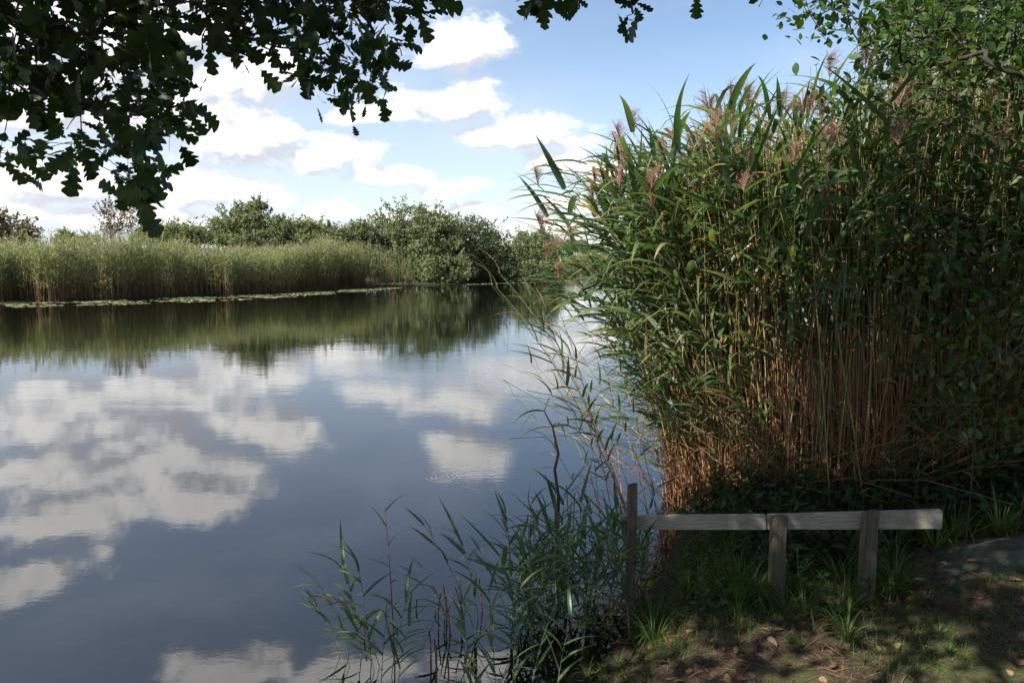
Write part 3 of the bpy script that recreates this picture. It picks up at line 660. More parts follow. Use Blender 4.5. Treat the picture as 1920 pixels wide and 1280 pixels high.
T_('willow_tree', 'tall grey green willow with wispy top rising above the far reeds', 'tree', 60, [(440, 432, 50, 28), (470, 450, 75, 18), (468, 418, 36, 24), (400, 440, 38, 20), (510, 436, 42, 20), (482, 388, 16, 12), (455, 398, 14, 11)], M_willow, .20, 500, 42, 450, 4, .55, shoots=90)
T_('willow_bush', 'low grey green willow bush behind the reeds, between the tall willow and the big bushes', 'bush', 62, [(545, 432, 42, 20), (590, 438, 38, 18), (630, 445, 30, 15), (570, 452, 70, 14)], M_willow, .20, 380, 40, 570, 3, .5, shoots=60)
T_('willow_bush', 'sunlit yellow green willow bush joining the left side of the big waterline bush', 'bush', 64, [(680, 445, 28, 26), (660, 462, 25, 20), (690, 485, 22, 35)], M_willow, .21, 280, 40, 680, 2, .5, shoots=40)
T_('bush', 'bright green low bush behind the reeds, right of the sparse bare tree', 'bush', 58, [(290, 445, 40, 18), (335, 450, 30, 18), (310, 440, 25, 16), (360, 442, 14, 17)], M_willow, .19, 300, 40, 310, 2, .5, shoots=40)
T_('round_tree', 'small dark round tree far behind the left reeds', 'tree', 130, [(127, 450, 13, 13)], M_bush, .5, 60, 40, 127, 1, .5, shoots=6, tint=(.1, .5))
T_('bush', 'small scraggly bush behind the reeds, between the round tree and the sparse tree', 'bush', 90, [(170, 450, 18, 11), (155, 455, 12, 8)], M_bush, .2, 60, 22, 168, 2, .5, shoots=14)
T_('bush', 'wispy half bare shrub poking above the bright green bush', 'bush', 64, [(336, 432, 16, 12)], M_brown, .12, 30, 14, 336, 3, .5, shoots=16)
T_('hawthorn_tree', 'nearly bare grey tree with fine twigs above the left reeds', 'tree', 58, [(225, 412, 34, 26), (205, 425, 22, 18), (250, 425, 24, 20)], M_brown, .16, 130, 9, 228, 5, .5, shoots=40, tr=.07)
T_('hawthorn_tree', 'russet brown tree at the far left edge above the reeds', 'tree', 62, [(15, 425, 30, 20), (45, 440, 36, 18), (-20, 420, 40, 30), (20, 448, 50, 14)], M_brown, .2, 170, 24, 15, 3, .5, shoots=40)
for (px, py, rx, ry, dd) in ((1078, 463, 9, 9, 420), (1068, 459, 8, 7, 460), (1092, 464, 10, 6, 430), (1110, 466, 10, 5, 480), (1130, 467, 14, 5, 500), (1160, 468, 14, 5, 500), (1220, 465, 12, 8, 480), (1245, 468, 18, 6, 520)):
    T_('distant_tree', 'small dark distant tree on the horizon above the far reeds right of centre', 'tree', dd, [(px, py, rx, ry), (px + 4, py + 4, rx, ry * .7)], M_bush, 1.0, 40, 22, px, 1, 1.3, 'distant trees on the horizon', shoots=0, tint=(0, .5), tr=.3)
for k in range(70):                              # wooded horizon, partly showing between nearer things
    px = rng.uniform(-900, 1050) if k < 45 else rng.uniform(1250, 2800); dd = rng.uniform(300, 700)
    if k % 2: continue
    T_('distant_tree', 'small dark distant tree in the row along the horizon beyond the reeds', 'tree', dd, [(px, 470, rng.uniform(14, 24), rng.uniform(5, 9))], M_bush, 1.3, 26, 16, px, 1, 1.8, 'trees in the row along the horizon', shoots=0, tint=(0, .5), tr=.3)
# house on the horizon
hp = at(1188, 470, 300); e = bpy.data.objects.new('house', None); COL.objects.link(e); e.location = (hp[0], hp[1], .4)
tag(e, 'tiny white house with grey roof on the horizon behind reed leaves', 'house')
m_wh, q = new_mat('white_render'); out(q, principled(q, q.ramp(q.noise(None, 3, 3), [(.3, (.7, .7, .68)), (.7, (.8, .8, .78))]), .8).outputs[0])
m_rf, q = new_mat('slate_roof'); out(q, principled(q, q.ramp(q.noise(None, 8, 3), [(.3, (.08, .08, .09)), (.7, (.15, .15, .16))]), .7).outputs[0])
def box_geo(x0, x1, y0, y1, z0, z1, t=.5):
    v = [(x, y, z) for z in (z0, z1) for x, y in ((x0, y0), (x1, y0), (x1, y1), (x0, y1))]
    return Geo().add(v, np.array([[3, 2, 1, 0], [4, 5, 6, 7], [0, 1, 5, 4], [1, 2, 6, 5], [2, 3, 7, 6], [3, 0, 4, 7]]), t)
link('wall', box_geo(-4.5, 4.5, 0, 6, 0, 3.6).mesh('wall', m_wh), e)
gr = Geo().add([(-4.9, -.4, 3.5), (4.9, -.4, 3.5), (4.9, 6.4, 3.5), (-4.9, 6.4, 3.5), (-4.2, 3, 5.4), (4.2, 3, 5.4)], np.array([[0, 1, 5, 4], [2, 3, 4, 5]]), .5)
gr.f.append(np.array([[1, 2, 5], [3, 0, 4]])); gr.f.append(np.array([[3, 2, 1, 0]])); link('roof', gr.mesh('roof', m_rf), e)
for xx in (-3, 0, 3): link('window', box_geo(xx - .5, xx + .5, -.05, .02, 1, 2.3).mesh('window', m_rf), e)

# lily pads
padm = []
for k in range(4):
    a = np.linspace(.25, 2 * np.pi - .25, 13); rr = 1 + .06 * np.sin(a * 3 + k)
    V = np.concatenate([[[0, 0, .0]], np.stack([np.cos(a) * rr, np.sin(a) * rr, .03 * np.sin(a * 2 + k)], 1)])
    g_ = Geo().add(V, np.array([[0, i, i + 1] for i in range(1, 13)]), rng.uniform(.1, .9)); padm.append(g_.mesh('lily_pad', M_pad))
SH = [(-36, 34.5), (-25.8, 37.6), (-17.5, 45), (-10.4, 56), (-9.6, 57.4)]
P, Nn = along(SH, 2600)
dd_ = -(rng.uniform(0, 1, 2600) ** 1.0) * np.interp(P[:, 0], [-36, -26, -20, -15, -10, -9], [1.5, 3.6, 5.2, 3.8, 1.8, .4]) - .05
P = P + Nn * dd_[:, None]
clump_ = np.sin(P[:, 0] * 1.3 + P[:, 1] * .9) + np.sin(P[:, 0] * .7 - P[:, 1] * 2.3) + rng.normal(0, .5, len(P))
P = P[clump_ > -.25]
P2, N2 = along([(-5, 64), (2, 71), (4.4, 74)], 160); P2 = P2 - N2 * (rng.uniform(.2, 1.6, (160, 1)) + .6); P = np.concatenate([P[rng.permutation(len(P))], P2])
gpd = Geo()
for i, p in enumerate(P):
    s_ = rng.uniform(.09, .19)
    if i < 260:
        o = link('lily_pad', padm[i % 4], loc=(p[0], p[1], .008 + .006 * rng.random())); o.rotation_euler = (rng.normal(0, .03), rng.normal(0, .03), rng.uniform(0, 6)); o.scale = (s_, s_, s_)
        tag(o, 'pale green lily pad floating in the band along the far reed edge', 'lily pad', 'lily pads along the far reeds')
    else:
        a = np.linspace(.25, 2 * np.pi - .25, 9) + rng.uniform(0, 6)
        V = np.concatenate([[[0, 0, 0]], np.stack([np.cos(a), np.sin(a), .08 * rng.normal(0, 1, 9)], 1)]) * s_ + np.array([p[0], p[1], .012 + .004 * rng.random()])
        gpd.add(V, np.array([[0, j, j + 1] for j in range(1, 9)]), rng.uniform(.1, .95))
tag(link('lily_pads', gpd.mesh('lily_pads', M_pad)), 'scattered mat of small lily pads along the far waterline', 'lily pads', kind='stuff')

# ------------------------------------------------------------------ branching trees near the camera
def grow(pts, root, back=.12):
    """joins every cluster point to a nearer one, outwards from the root: parent index per point"""
    allp = np.concatenate([root, pts]); nr = len(root); d = np.linalg.norm(pts[:, None] - root[None], axis=2).min(1)
    order = np.argsort(d); par = np.full(len(allp), -1); done = list(range(nr))
    for i in order:
        dp = np.linalg.norm(allp[done] - pts[i], axis=1); j = done[int(np.argmin(dp + back * np.linalg.norm(allp[done] - root[0], axis=1)))]
        par[nr + i] = j; done.append(nr + i)
    cnt = np.ones(len(allp))
    for i in order[::-1]: cnt[par[nr + i]] += cnt[nr + i]
    return allp, par, cnt
def branch_meshes(e, allp, par, cnt, mat, r0, thick=8, jit=.05, O=np.zeros(3)):
    kids = {}
    for i, p in enumerate(par):
        if p >= 0: kids.setdefault(p, []).append(i)
    gt = Geo(); used = set()
    def rad(c_): return r0 * c_ ** .5
    heads = [i for i in range(len(par)) if par[i] < 0]; stack = [(h, None) for h in heads]
    while stack:
        i, frm = stack.pop()
        path = ([frm] if frm is not None else []) + [i]
        while i in kids:
            ks = sorted(kids[i], key=lambda j: -cnt[j])
            for j in ks[1:]: stack.append((j, i))
            i = ks[0]; path.append(i)
        if len(path) < 2: continue
        P = allp[path]; rr = np.array([rad(cnt[j]) for j in path]); 
        if frm is not None: rr[0] = min(rr[0], rr[1] * 1.15)
        # subdivide and bend
        t = np.arange(len(P)); tt = np.linspace(0, len(P) - 1, (len(P) - 1) * 3 + 1)
        Q = np.stack([np.interp(tt, t, P[:, k]) for k in range(3)], 1)
        seg = np.linalg.norm(np.diff(P, axis=0), axis=1).mean()
        Qs = Q.copy(); Qs[1:-1] = (Q[:-2] + Q[1:-1] + Q[2:]) / 3; Qs[1:-1] += rng.normal(0, jit * seg, (len(Q) - 2, 3))
        rq = np.interp(tt, t, rr)
        if cnt[path[1]] >= thick:
            gb = Geo(); tubes(gb, (Qs - O)[None], rq[None], 7, .5); link('branch', gb.mesh('branch', mat, True), e)
        else: tubes(gt, (Qs - O)[None], rq[None], 4, .5)
    if gt.v: c_ = link('twigs', gt.mesh('twigs', mat, True), e); c_['kind'] = 'stuff'
def in_poly(x, y, poly):
    c_ = np.zeros(x.shape, bool); n = len(poly)
    for i in range(n):
        (x1, y1), (x2, y2) = poly[i], poly[(i + 1) % n]
        hit = ((y1 > y) != (y2 > y)) & (x < (x2 - x1) * (y - y1) / (y2 - y1 + 1e-9) + x1); c_ ^= hit
    return c_
def poly_clusters(polys, spacing, d0, d1):
    pts = []
    for poly in polys:
        pa = np.array(poly); x = rng.uniform(pa[:, 0].min(), pa[:, 0].max(), 6000); y = rng.uniform(pa[:, 1].min(), pa[:, 1].max(), 6000)
        ok = in_poly(x, y, poly); got = []
        for a, b in zip(x[ok], y[ok]):
            if all((a - c_) ** 2 + (b - d) ** 2 > spacing ** 2 for c_, d in got): got.append((a, b))
            if len(got) > 400: break
        pts += got
    return np.array([at(a, b, rng.uniform(d0, d1)) for a, b in pts])
def leafy(e, pts, dirs, per, size, tmpl, mat, nobj, near_to, tint=(.1, .9), spread=.07, stuffname='foliage', O=np.zeros(3), down=-.25, nup=None):
    n = len(pts); ci = np.repeat(np.arange(n), per); m_ = len(ci)
    D = norm(dirs[ci] * .5 + norm(rng.normal(0, 1, (m_, 3))) * 1.0 + np.array([0, 0, down]))
    P = pts[ci] + rng.normal(0, spread, (m_, 3)) + D * size * .1
    sz = rng.uniform(.45, 1.2, m_) ** .9 * size; M3 = leaf_frames(D, sz, None if nup is None else np.array(nup) + rng.normal(0, .45, (m_, 3))); ti = rng.uniform(*tint, m_)
    px = (P[:, 0] / P[:, 1]); big = np.argsort(np.linalg.norm(P - np.array([0, 0, CAM_H]), axis=1) + 100 * ~near_to(P))
    obj_i = big[:nobj]; rest = big[nobj:]
    shared = []
    for k in range(5):
        g_ = Geo(); V = tmpl[0].copy(); V[:, 2] += V[:, 0] ** 2 * rng.uniform(-1.5, 1) + np.sin(V[:, 1] * 9 + k) * .025; g_.add(V, tmpl[1][0], tint[0] + (tint[1] - tint[0]) * k / 4); shared.append(g_.mesh('leaf', mat, True))
    for c_, i in enumerate(obj_i):
        o = bpy.data.objects.new('leaf', shared[c_ % 5]); COL.objects.link(o); o.parent = e; o.matrix_local = mat4(M3[i], P[i] - O)
    gl = Geo(); instances(gl, tmpl[0], tmpl[1], M3[rest], P[rest] - O, ti[rest])
    c_ = link(stuffname, gl.mesh(stuffname, mat, True), e); c_['kind'] = 'stuff'

# -- oak whose boughs hang into the top of the view; its trunk stands behind and left of the viewer
POLY = [[(-60, -60), (100, -60), (410, -60), (375, 10), (335, 50), (300, 85), (330, 130), (350, 165), (352, 205), (330, 240), (290, 255), (250, 245), (215, 225), (170, 200), (150, 215), (115, 195), (60, 190), (-60, 190)],
        [(-60, 255), (0, 262), (45, 285), (60, 305), (30, 312), (-60, 290)],
        [(122, 255), (155, 262), (158, 285), (140, 305), (125, 295)],
        [(215, 262), (245, 268), (252, 300), (268, 335), (284, 365), (262, 372), (248, 355), (236, 325), (218, 290)],
        [(420, -60), (800, -60), (780, 0), (740, 60), (725, 100), (722, 155), (700, 200), (682, 205), (662, 185), (650, 150), (610, 140), (585, 168), (570, 140), (545, 110), (520, 45), (480, 55), (468, 105), (448, 105), (440, 80), (400, 65), (370, 45), (390, 15)],
        [(990, -60), (1075, -60), (1065, -25), (1020, 5), (1005, 28), (992, 25)],
        ]
oak = bpy.data.objects.new('oak_tree', None); COL.objects.link(oak); OT = np.array([-3.2, -2.2, .75]); oak.location = OT
tag(oak, 'oak with dark lobed leaves whose boughs hang across the top left', 'tree')
cl = np.concatenate([poly_clusters(POLY, 26, 3.0, 4.2), [at(a, b, 3.6) for a, b in ((240, 325), (258, 340), (268, 352), (1182, -70), (1184, -40), (1180, -10), (1186, 12), (1168, 2))]])
up1 = []
while len(up1) < 1050:                             # the crown above and outside the frame
    p = np.array([rng.uniform(-7.5, 1.8), rng.uniform(-4, 4.6), rng.uniform(3.2, 8.8)])
    slope = (p[2] - CAM_H) / max(p[1], .3)
    if p[1] > -.3 and slope < .40: continue
    if ((p[0] + 3) / 5.2) ** 2 + ((p[1] - .3) / 4.6) ** 2 + ((p[2] - 5.8) / 3.0) ** 2 > 1: continue
    if abs(p[0]) < .8 and abs(p[1]) < .8 and p[2] < 4: continue
    gv = math.sin(p[0] * 2.1 + 1) * math.sin(p[1] * 2.3) * math.sin(p[2] * 1.7 + 2)
    if gv > .28: continue
    up1.append(p)
while len(up1) < 2500:  # extra unseen foliage, added to shade the bank and the right thicket
    p = np.array([rng.uniform(-4.2, 2.6), rng.uniform(1.0, 5.6), rng.uniform(3.9, 6.4)])
    if (p[2] - CAM_H) / p[1] < .40 or p[1] > 4.5 + .55 * max(p[0] + .3, 0) or p[2] > 5.2 + (1.6 - p[0]) * .4: continue
    if math.sin(p[0] * 3.1 + 1) * math.sin(p[1] * 3.3 + p[0]) > .45: continue
    up1.append(p)
for a in range(-200, 1250, 70): up1.append(at(a, -330 + 40 * math.sin(a), 3.3)); up1.append(at(a, -190 + 30 * math.sin(a), 3.6))
up1 = np.array(up1)
tt_ = (6.3 - up1[:, 1]) / -SUN[1]; zh = up1[:, 2] - SUN[2] * tt_; xh = up1[:, 0] - SUN[0] * tt_
keep = np.ones(len(up1), bool)
for fx, fy, fr in ((1372, 1200, .20), (1560, 1192, .22), (1625, 1205, .20), (1140, 1250, .26), (1860, 1085, .16), (1440, 975, .24), (1600, 1245, .15), (1280, 1190, .26), (1770, 1215, .15)):  # gaps cut in the unseen crown to let sun flecks onto bank and rail
    z_ = .45
    for _ in range(4): fp = on_z(fx, fy, z_); z_ = float(height(fp[0], fp[1])) if fy > 1000 else .75
    tq = (up1[:, 2] - fp[2]) / SUN[2]
    keep &= np.hypot(up1[:, 0] - SUN[0] * tq - fp[0], (up1[:, 1] - SUN[1] * tq - fp[1]) * .8) > fr
up1 = up1[keep & ((zh < .45 + 1.25 * np.clip((xh - 1.9) / 1.3, 0, 1)) | (xh > 8))]  # unseen crown trimmed so its shadow stays off the upper reeds
allc = np.concatenate([cl, up1])
roots = np.array([[-2.9, -1.7, 4.2], [-3.0, -2.0, 2.8]])
allp, par, cnt = grow(allc, roots, .35); par[0] = 1; cnt[1] += cnt[0]
branch_meshes(oak, allp, par, cnt, M_bark, .0011, 26, .05, OT)
gt = Geo(); tubes(gt, (np.array([[-3.2, -2.2, .5], [-3.18, -2.2, 1.0], [-3.12, -2.1, 1.8], [-3.0, -2.0, 2.85], [-2.9, -1.7, 4.2]]) - OT)[None], np.array([[.38, .28, .23, .2, .13]]), 12, .5)
link('trunk', gt.mesh('trunk', M_bark, True), oak)
dirs = norm(allp[2:] - allp[par[2:]])
infr = lambda P: (P[:, 1] > .5) & ((P[:, 2] - CAM_H) / np.maximum(P[:, 1], .1) < .33)
nf = len(cl)
leafy(oak, allc[:nf], dirs[:nf], 7, .124, OAKL, M_oak, 290, infr, spread=.042, O=OT, down=-.12, nup=(-.1, -.75, .6))
leafy(oak, allc[nf:], dirs[nf:], 15, .13, OAKL, M_oak, 0, infr, spread=.13, stuffname='upper_shade_foliage', O=OT)

# -- alder at the right, its sprays hanging in front of the reeds
POLR = [[(1500, -60), (2080, -60), (2080, 120), (1880, 130), (1700, 120), (1625, 112), (1640, 60), (1560, 60), (1480, 25)],
        [(1560, 165), (1640, 120), (1760, 110), (2080, 110), (2080, 420), (1800, 470), (1640, 420), (1560, 330), (1500, 300)],
        [(1780, 400), (2080, 400), (2080, 900), (1850, 880), (1780, 600)],
        [(1640, 420), (1790, 420), (1790, 840), (1720, 800), (1690, 640), (1660, 560)]]
ald = bpy.data.objects.new('alder_tree', None); COL.objects.link(ald); OA = np.array([4.6, 5.4, float(height(4.6, 5.4))]); ald.location = OA
tag(ald, 'dense dark green leafy tree filling the right edge above the reeds', 'tree')
c1 = poly_clusters(POLR[:1], 18, 5.4, 7.0); c2 = poly_clusters(POLR[1:2], 27, 5.2, 6.8); c3 = poly_clusters(POLR[2:], 22, 4.9, 6.4)
c4 = at(1, 1, 1)[None] * 0
bk = []
while len(bk) < 260:
    p = np.array([rng.uniform(2.6, 9.5), rng.uniform(4.8, 10), rng.uniform(1.2, 7.8)])
    pxx = 960 + p[0] / p[1] * FPX
    if pxx < 1680 + (p[2] < 3) * 200: continue
    bk.append(p)
allc = np.concatenate([c1, c2, c3, np.array(bk)])
allp, par, cnt = grow(allc, np.array([OA + np.array([-.05, .05, 1.6]), OA + np.array([0, 0, .3])]), .3); par[0] = 1
branch_meshes(ald, allp, par, cnt, M_bark, .0022, 18, .03, OA)
gt = Geo(); tubes(gt, np.array([[[0, 0, -.2], [0, 0, .3], [-.02, .02, 1.0], [-.05, .05, 1.65]]]), np.array([[.16, .12, .1, .08]]), 10, .5)
link('trunk', gt.mesh('trunk', M_bark, True), ald)
dirs = norm(allp[2:] - allp[par[2:]])
vis = lambda P: (P[:, 1] > .5) & (P[:, 0] / np.maximum(P[:, 1], .1) < .69)
leafy(ald, allc, dirs, 11, .09, OVAL, M_alder, 290, vis, spread=.10, O=OA, down=-.15)
# slender sapling sprig in front
for (bx, by, tx, ty, d, lab) in ((1812, 1000, 1800, 655, 4.7, 'slim pale leaved sapling catching light before the dark right thicket'), (1905, 980, 1880, 560, 4.6, 'shaded leafy sapling at the right edge above the mat')):
    e = bpy.data.objects.new('sapling', None); COL.objects.link(e); b = at(bx, by, d); b[2] = float(height(b[0], b[1])); e.location = b; tag(e, lab, 'sapling')
    t1 = at(tx, ty, d); pts = b + (t1 - b) * np.linspace(.45, 1, 9)[:, None] + rng.normal(0, .08, (9, 3)) * np.array([1, 1, .3])
    side = at(tx + 60, ty + 40, d) + rng.normal(0, .07, (5, 3)); pts = np.concatenate([pts[3:], side])
    ap, pr, ct = grow(pts, b[None], .1); branch_meshes(e, ap, pr, ct, M_bark, .002, 99, .06, b)
    leafy(e, pts, norm(ap[1:] - ap[pr[1:]]), 6, .085, OVAL, M_alder, 60, vis, tint=(.5, .85), spread=.05, O=b)
# woodland further back on the right
T_('willow_tree', 'tall dark willow standing behind the reeds at upper right', 'tree', 12.5, [(1710, 60, 80, 70), (1800, 60, 150, 110), (1760, 230, 150, 130), (1900, 300, 150, 200), (1800, 480, 160, 160), (1950, 600, 150, 200), (1780, -30, 110, 70), (1900, 60, 130, 130)], M_bush, .10, 1150, 36, 1850, 5, .34, shoots=40, tint=(0, .6), bark_=M_bark)
T_('willow_tree', 'tall tree beyond the right edge of the view behind the path', 'tree', 9, [(2300, 200, 280, 260), (2350, 500, 250, 250), (2200, 600, 120, 200)], M_bush, .085, 420, 34, 2300, 3, .4, shoots=0, tint=(0, .6), bark_=M_bark)

# ------------------------------------------------------------------ rail and posts
def plank(name, p0, p1, h0, h1, th, mat, parent, O, cut=(0, 0)):
    """board from p0 to p1 (top edge of the front face), local X along it, with worn edges"""
    import bmesh
    p0, p1 = np.array(p0), np.array(p1); L = np.linalg.norm(p1 - p0); K = 16
    bm = bmesh.new(); rings_ = []
    for k in range(K + 1):
        t = k / K; h_ = h0 + (h1 - h0) * t; x_ = L * t
        w_ = .0015 * math.sin(k * 2.3) 
        sh = cut[0] * (k == 0) + cut[1] * (k == K)
        ring = [(x_, 0 + w_, 0 + w_), (x_ + sh, 0 + w_, -h_), (x_ + sh, th, -h_ + w_), (x_, th, w_ * .5)]
        rings_.append([bm.verts.new(v) for v in ring])
    for a, b in zip(rings_[:-1], rings_[1:]):
        for j in range(4): bm.faces.new((a[j], a[(j + 1) % 4], b[(j + 1) % 4], b[j]))
    bm.faces.new(rings_[0][::-1]); bm.faces.new(rings_[-1])
    bmesh.ops.recalc_face_normals(bm, faces=bm.faces)
    le = [e_ for e_ in bm.edges if abs((e_.verts[0].co - e_.verts[1].co).normalized().x) > .9 or abs(e_.verts[0].co.x - e_.verts[1].co.x) < .001 and (e_.verts[0].co.x < .001 or e_.verts[0].co.x > L - .03)]
    bmesh.ops.bevel(bm, geom=le, offset=.004, segments=2, affect='EDGES')
    me = bpy.data.meshes.new(name); bm.to_mesh(me); bm.free(); me.materials.append(mat)
    o = link(name, me, parent); d = norm(p1 - p0); z = np.array([0, 0, 1.]); y_ = norm(np.cross(z, d)); z_ = np.cross(d, y_)
    o.matrix_local = mat4(np.stack([d, y_, z_], 1), p0 - O); return o
D0 = 4.75; D1 = 4.30
fen = bpy.data.objects.new('wooden_rail_fence', None); COL.objects.link(fen); OF = at(1465, 1105, 4.4); OF[2] = float(height(OF[0], OF[1])); fen.location = OF
tag(fen, 'low weathered wooden rail on short posts between the path and reeds', 'fence')
def rail_d(px): return D0 + (D1 - D0) * (px - 1120) / 650
plank('rail', at(1162, 968.3, rail_d(1162)), at(1436, 966.5, rail_d(1436)), .088, .092, .045, M_rail, fen, OF)
plank('rail', at(1437.5, 966.5, rail_d(1437)), at(1768, 957.5, rail_d(1768)), .092, .112, .045, M_rail, fen, OF, (0, -.012))
def post(px, ytop, ybot, wpx, lab, tilt=0.):
    import bmesh
    d = rail_d(px) - .005; tp = at(px, ytop, d - .10); w = wpx * d / FPX; gz_ = min(float(height(tp[0], tp[1] )), .6) - .25
    K = 6; bm = bmesh.new(); rs_ = []
    for k in range(K + 1):
        z = gz_ + (tp[2] - gz_) * k / K; s_ = w / 2 * (1.03 - .05 * k / K); dx_, dy_ = tilt * (k / K - 1) * .1 + rng.normal(0, .0015), rng.normal(0, .0015)
        top = k == K
        rs_.append([bm.verts.new((a * s_ + dx_, b * s_ * 1.0 + dy_, z + (top * (.006 * a - .008 * b)))) for a, b in ((-1, -1), (1, -1), (1, 1), (-1, 1))])
    for a, b in zip(rs_[:-1], rs_[1:]):
        for j in range(4): bm.faces.new((a[j], a[(j + 1) % 4], b[(j + 1) % 4], b[j]))
    bm.faces.new(rs_[0][::-1]); bm.faces.new(rs_[-1])
    bmesh.ops.bevel(bm, geom=[e_ for e_ in bm.edges if abs((e_.verts[0].co - e_.verts[1].co).normalized().z) > .9 or (e_.verts[0].co.z > tp[2] - .03 and e_.verts[1].co.z > tp[2] - .03)], offset=.005, segments=2, affect='EDGES')
    # turn the mesh so that the grain (local X) runs up the post
    bm.transform(Matrix.Rotation(R(90), 4, 'Y'))
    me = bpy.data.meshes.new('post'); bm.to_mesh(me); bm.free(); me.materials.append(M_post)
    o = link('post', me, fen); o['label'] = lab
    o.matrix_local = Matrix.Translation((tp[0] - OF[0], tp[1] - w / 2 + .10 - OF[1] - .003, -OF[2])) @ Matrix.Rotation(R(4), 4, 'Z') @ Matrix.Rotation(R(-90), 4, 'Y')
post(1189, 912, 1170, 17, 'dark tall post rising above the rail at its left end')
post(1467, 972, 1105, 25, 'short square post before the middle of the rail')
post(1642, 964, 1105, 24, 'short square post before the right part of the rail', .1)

# grey green mat lying over the mound
import bmesh
nx_, ny_ = 46, 34; u = np.linspace(0, 1, nx_); v = np.linspace(0, 1, ny_); uu, vv = np.meshgrid(u, v)
mx_ = 2.64 + uu * 2.0 + .9 * (1 - uu) * (vv - .5) ** 2 + .05 * np.sin(vv * 11) * (1 - uu); my_ = 4.10 + vv * .70 + .08 * np.sin(uu * 7) + .05 * np.sin(uu * 19) * (1 - vv) - .15 * uu * (1 - vv)
edge_ = np.minimum(np.minimum(uu, 1 - uu), np.minimum(vv, 1 - vv))
mz_ = height(mx_, my_) + .018 - .035 * np.exp(-edge_ / .03) + .014 * np.sin(mx_ * 9 + my_ * 4) + .022 * np.exp(-((my_ - 4.45 - .16 * np.sin(mx_ * 3)) / .035) ** 2) + .018 * np.exp(-((mx_ - 3.0 - .2 * np.sin(my_ * 5)) / .03) ** 2) + .008 * np.sin(my_ * 21 - mx_ * 6)
gm_ = Geo(); ii = np.arange(nx_ * ny_).reshape(ny_, nx_)
gm_.add(np.stack([mx_, my_, mz_], -1), np.stack([ii[:-1, :-1], ii[:-1, 1:], ii[1:, 1:], ii[1:, :-1]], -1).reshape(-1, 4), .5)
m, q = new_mat('matting')
gc = q.n('ShaderNodeNewGeometry'); n1 = q.noise(gc.outputs['Position'], 5, 6, .65); n2 = q.noise(gc.outputs['Position'], 160, 3, .6)
c = q.ramp(n1, [(.3, (.022, .028, .018)), (.5, (.045, .052, .034)), (.66, (.12, .105, .075))])
out(q, principled(q, c, .75, .3, bump(q, n2, .5, .006)).outputs[0])
mo = link('ground_mat', gm_.mesh('ground_mat', m, True)); tag(mo, 'grey green sheet lying over the low mound at the right edge', 'sheet')
sd = mo.modifiers.new('thick', 'SOLIDIFY'); sd.thickness = .012

# ------------------------------------------------------------------ grass, weeds, litter on the bank
def land(n, x0, x1, y0, y1, smin=.05):
    x = rng.uniform(x0, x1, n); y = rng.uniform(y0, y1, n); s_ = -side_dist(NEAR, x, y); ok = s_ > smin; return x[ok], y[ok]
x, y = land(120000, -1.5, 5.5, 2.2, 7.0)
dens = np.sin(x * 2.9 + 1.2 * np.sin(y * 2.1)) * np.sin(y * 3.7 + np.sin(x * 1.9) + .6) + .45 * hnoise(x * 1.7, y * 1.7) + .5 * (y > 4.3) + rng.normal(0, .25, len(x))
edge = np.exp(-(-side_dist(NEAR, x, y)) / .35)
ok = (dens + .8 * edge > .16) & ~((x > 2.45) & (y > 3.98 + .1 * np.sin(x * 9)) & (y < 4.9)); x, y = x[ok], y[ok]; n = len(x)
gg = Geo(); Pg = np.stack([x, y, height(x, y) - .005], 1)
hh = rng.uniform(.03, .085, n) * (1 + .9 * (rng.random(n) < .07))
ribbons(gg, Pg, rng.normal(0, .45, (n, 3)) * np.array([1, 1, 0]) + np.array([0, 0, 1.]), hh, rng.uniform(.0025, .0045, n), rng.uniform(0, 1.2, n), 2, rng.uniform(.15, 1, n) ** .8, prof=lambda t: 1 - .93 * t)
tag(link('grass', gg.mesh('grass', M_grass)), 'short patchy grass on the trodden bank', 'grass', kind='stuff')
# taller grass and sedge tufts: things
TUFT = []
for k in range(5):
    g_ = Geo(); n = 42; a = rng.uniform(0, 6.28, n); r_ = rng.uniform(0, .03, n)
    ribbons(g_, np.stack([np.cos(a) * r_, np.sin(a) * r_, np.zeros(n)], 1), np.stack([np.cos(a) * .45, np.sin(a) * .45, np.ones(n)], 1) + rng.normal(0, .12, (n, 3)), rng.uniform(.5, 1.0, n), .018, rng.uniform(.4, 2.0, n), 5, rng.uniform(.3, 1, n))
    TUFT.append(g_.mesh('grass_tuft', M_grass, True))
spots = []
while len(spots) < 120:
    p = np.array([rng.uniform(.5, 4.2), rng.uniform(3.9, 5.9)]); s_ = -float(side_dist(NEAR, p[:1], p[1:])[0])
    if s_ < .03 or (p[0] > 2.5 and 3.7 < p[1] < 4.75): continue
    if p[1] < 4.25 and rng.random() < .8: continue
    spots.append(p)
for i, p in enumerate(spots):
    o = link('grass_tuft', TUFT[i % 5], loc=(p[0], p[1], float(height(p[0], p[1])) - .01)); s_ = rng.uniform(.13, .38) * (1.35 if p[1] > 4.4 else 1); o.scale = (s_,) * 3; o.rotation_euler = (0, 0, rng.uniform(0, 6))
    wd_ = where(p[0], p[1], RAILW); tag(o, 'tuft of long dark grass growing ' + wd_, 'grass tuft', 'long grass tufts ' + wd_)
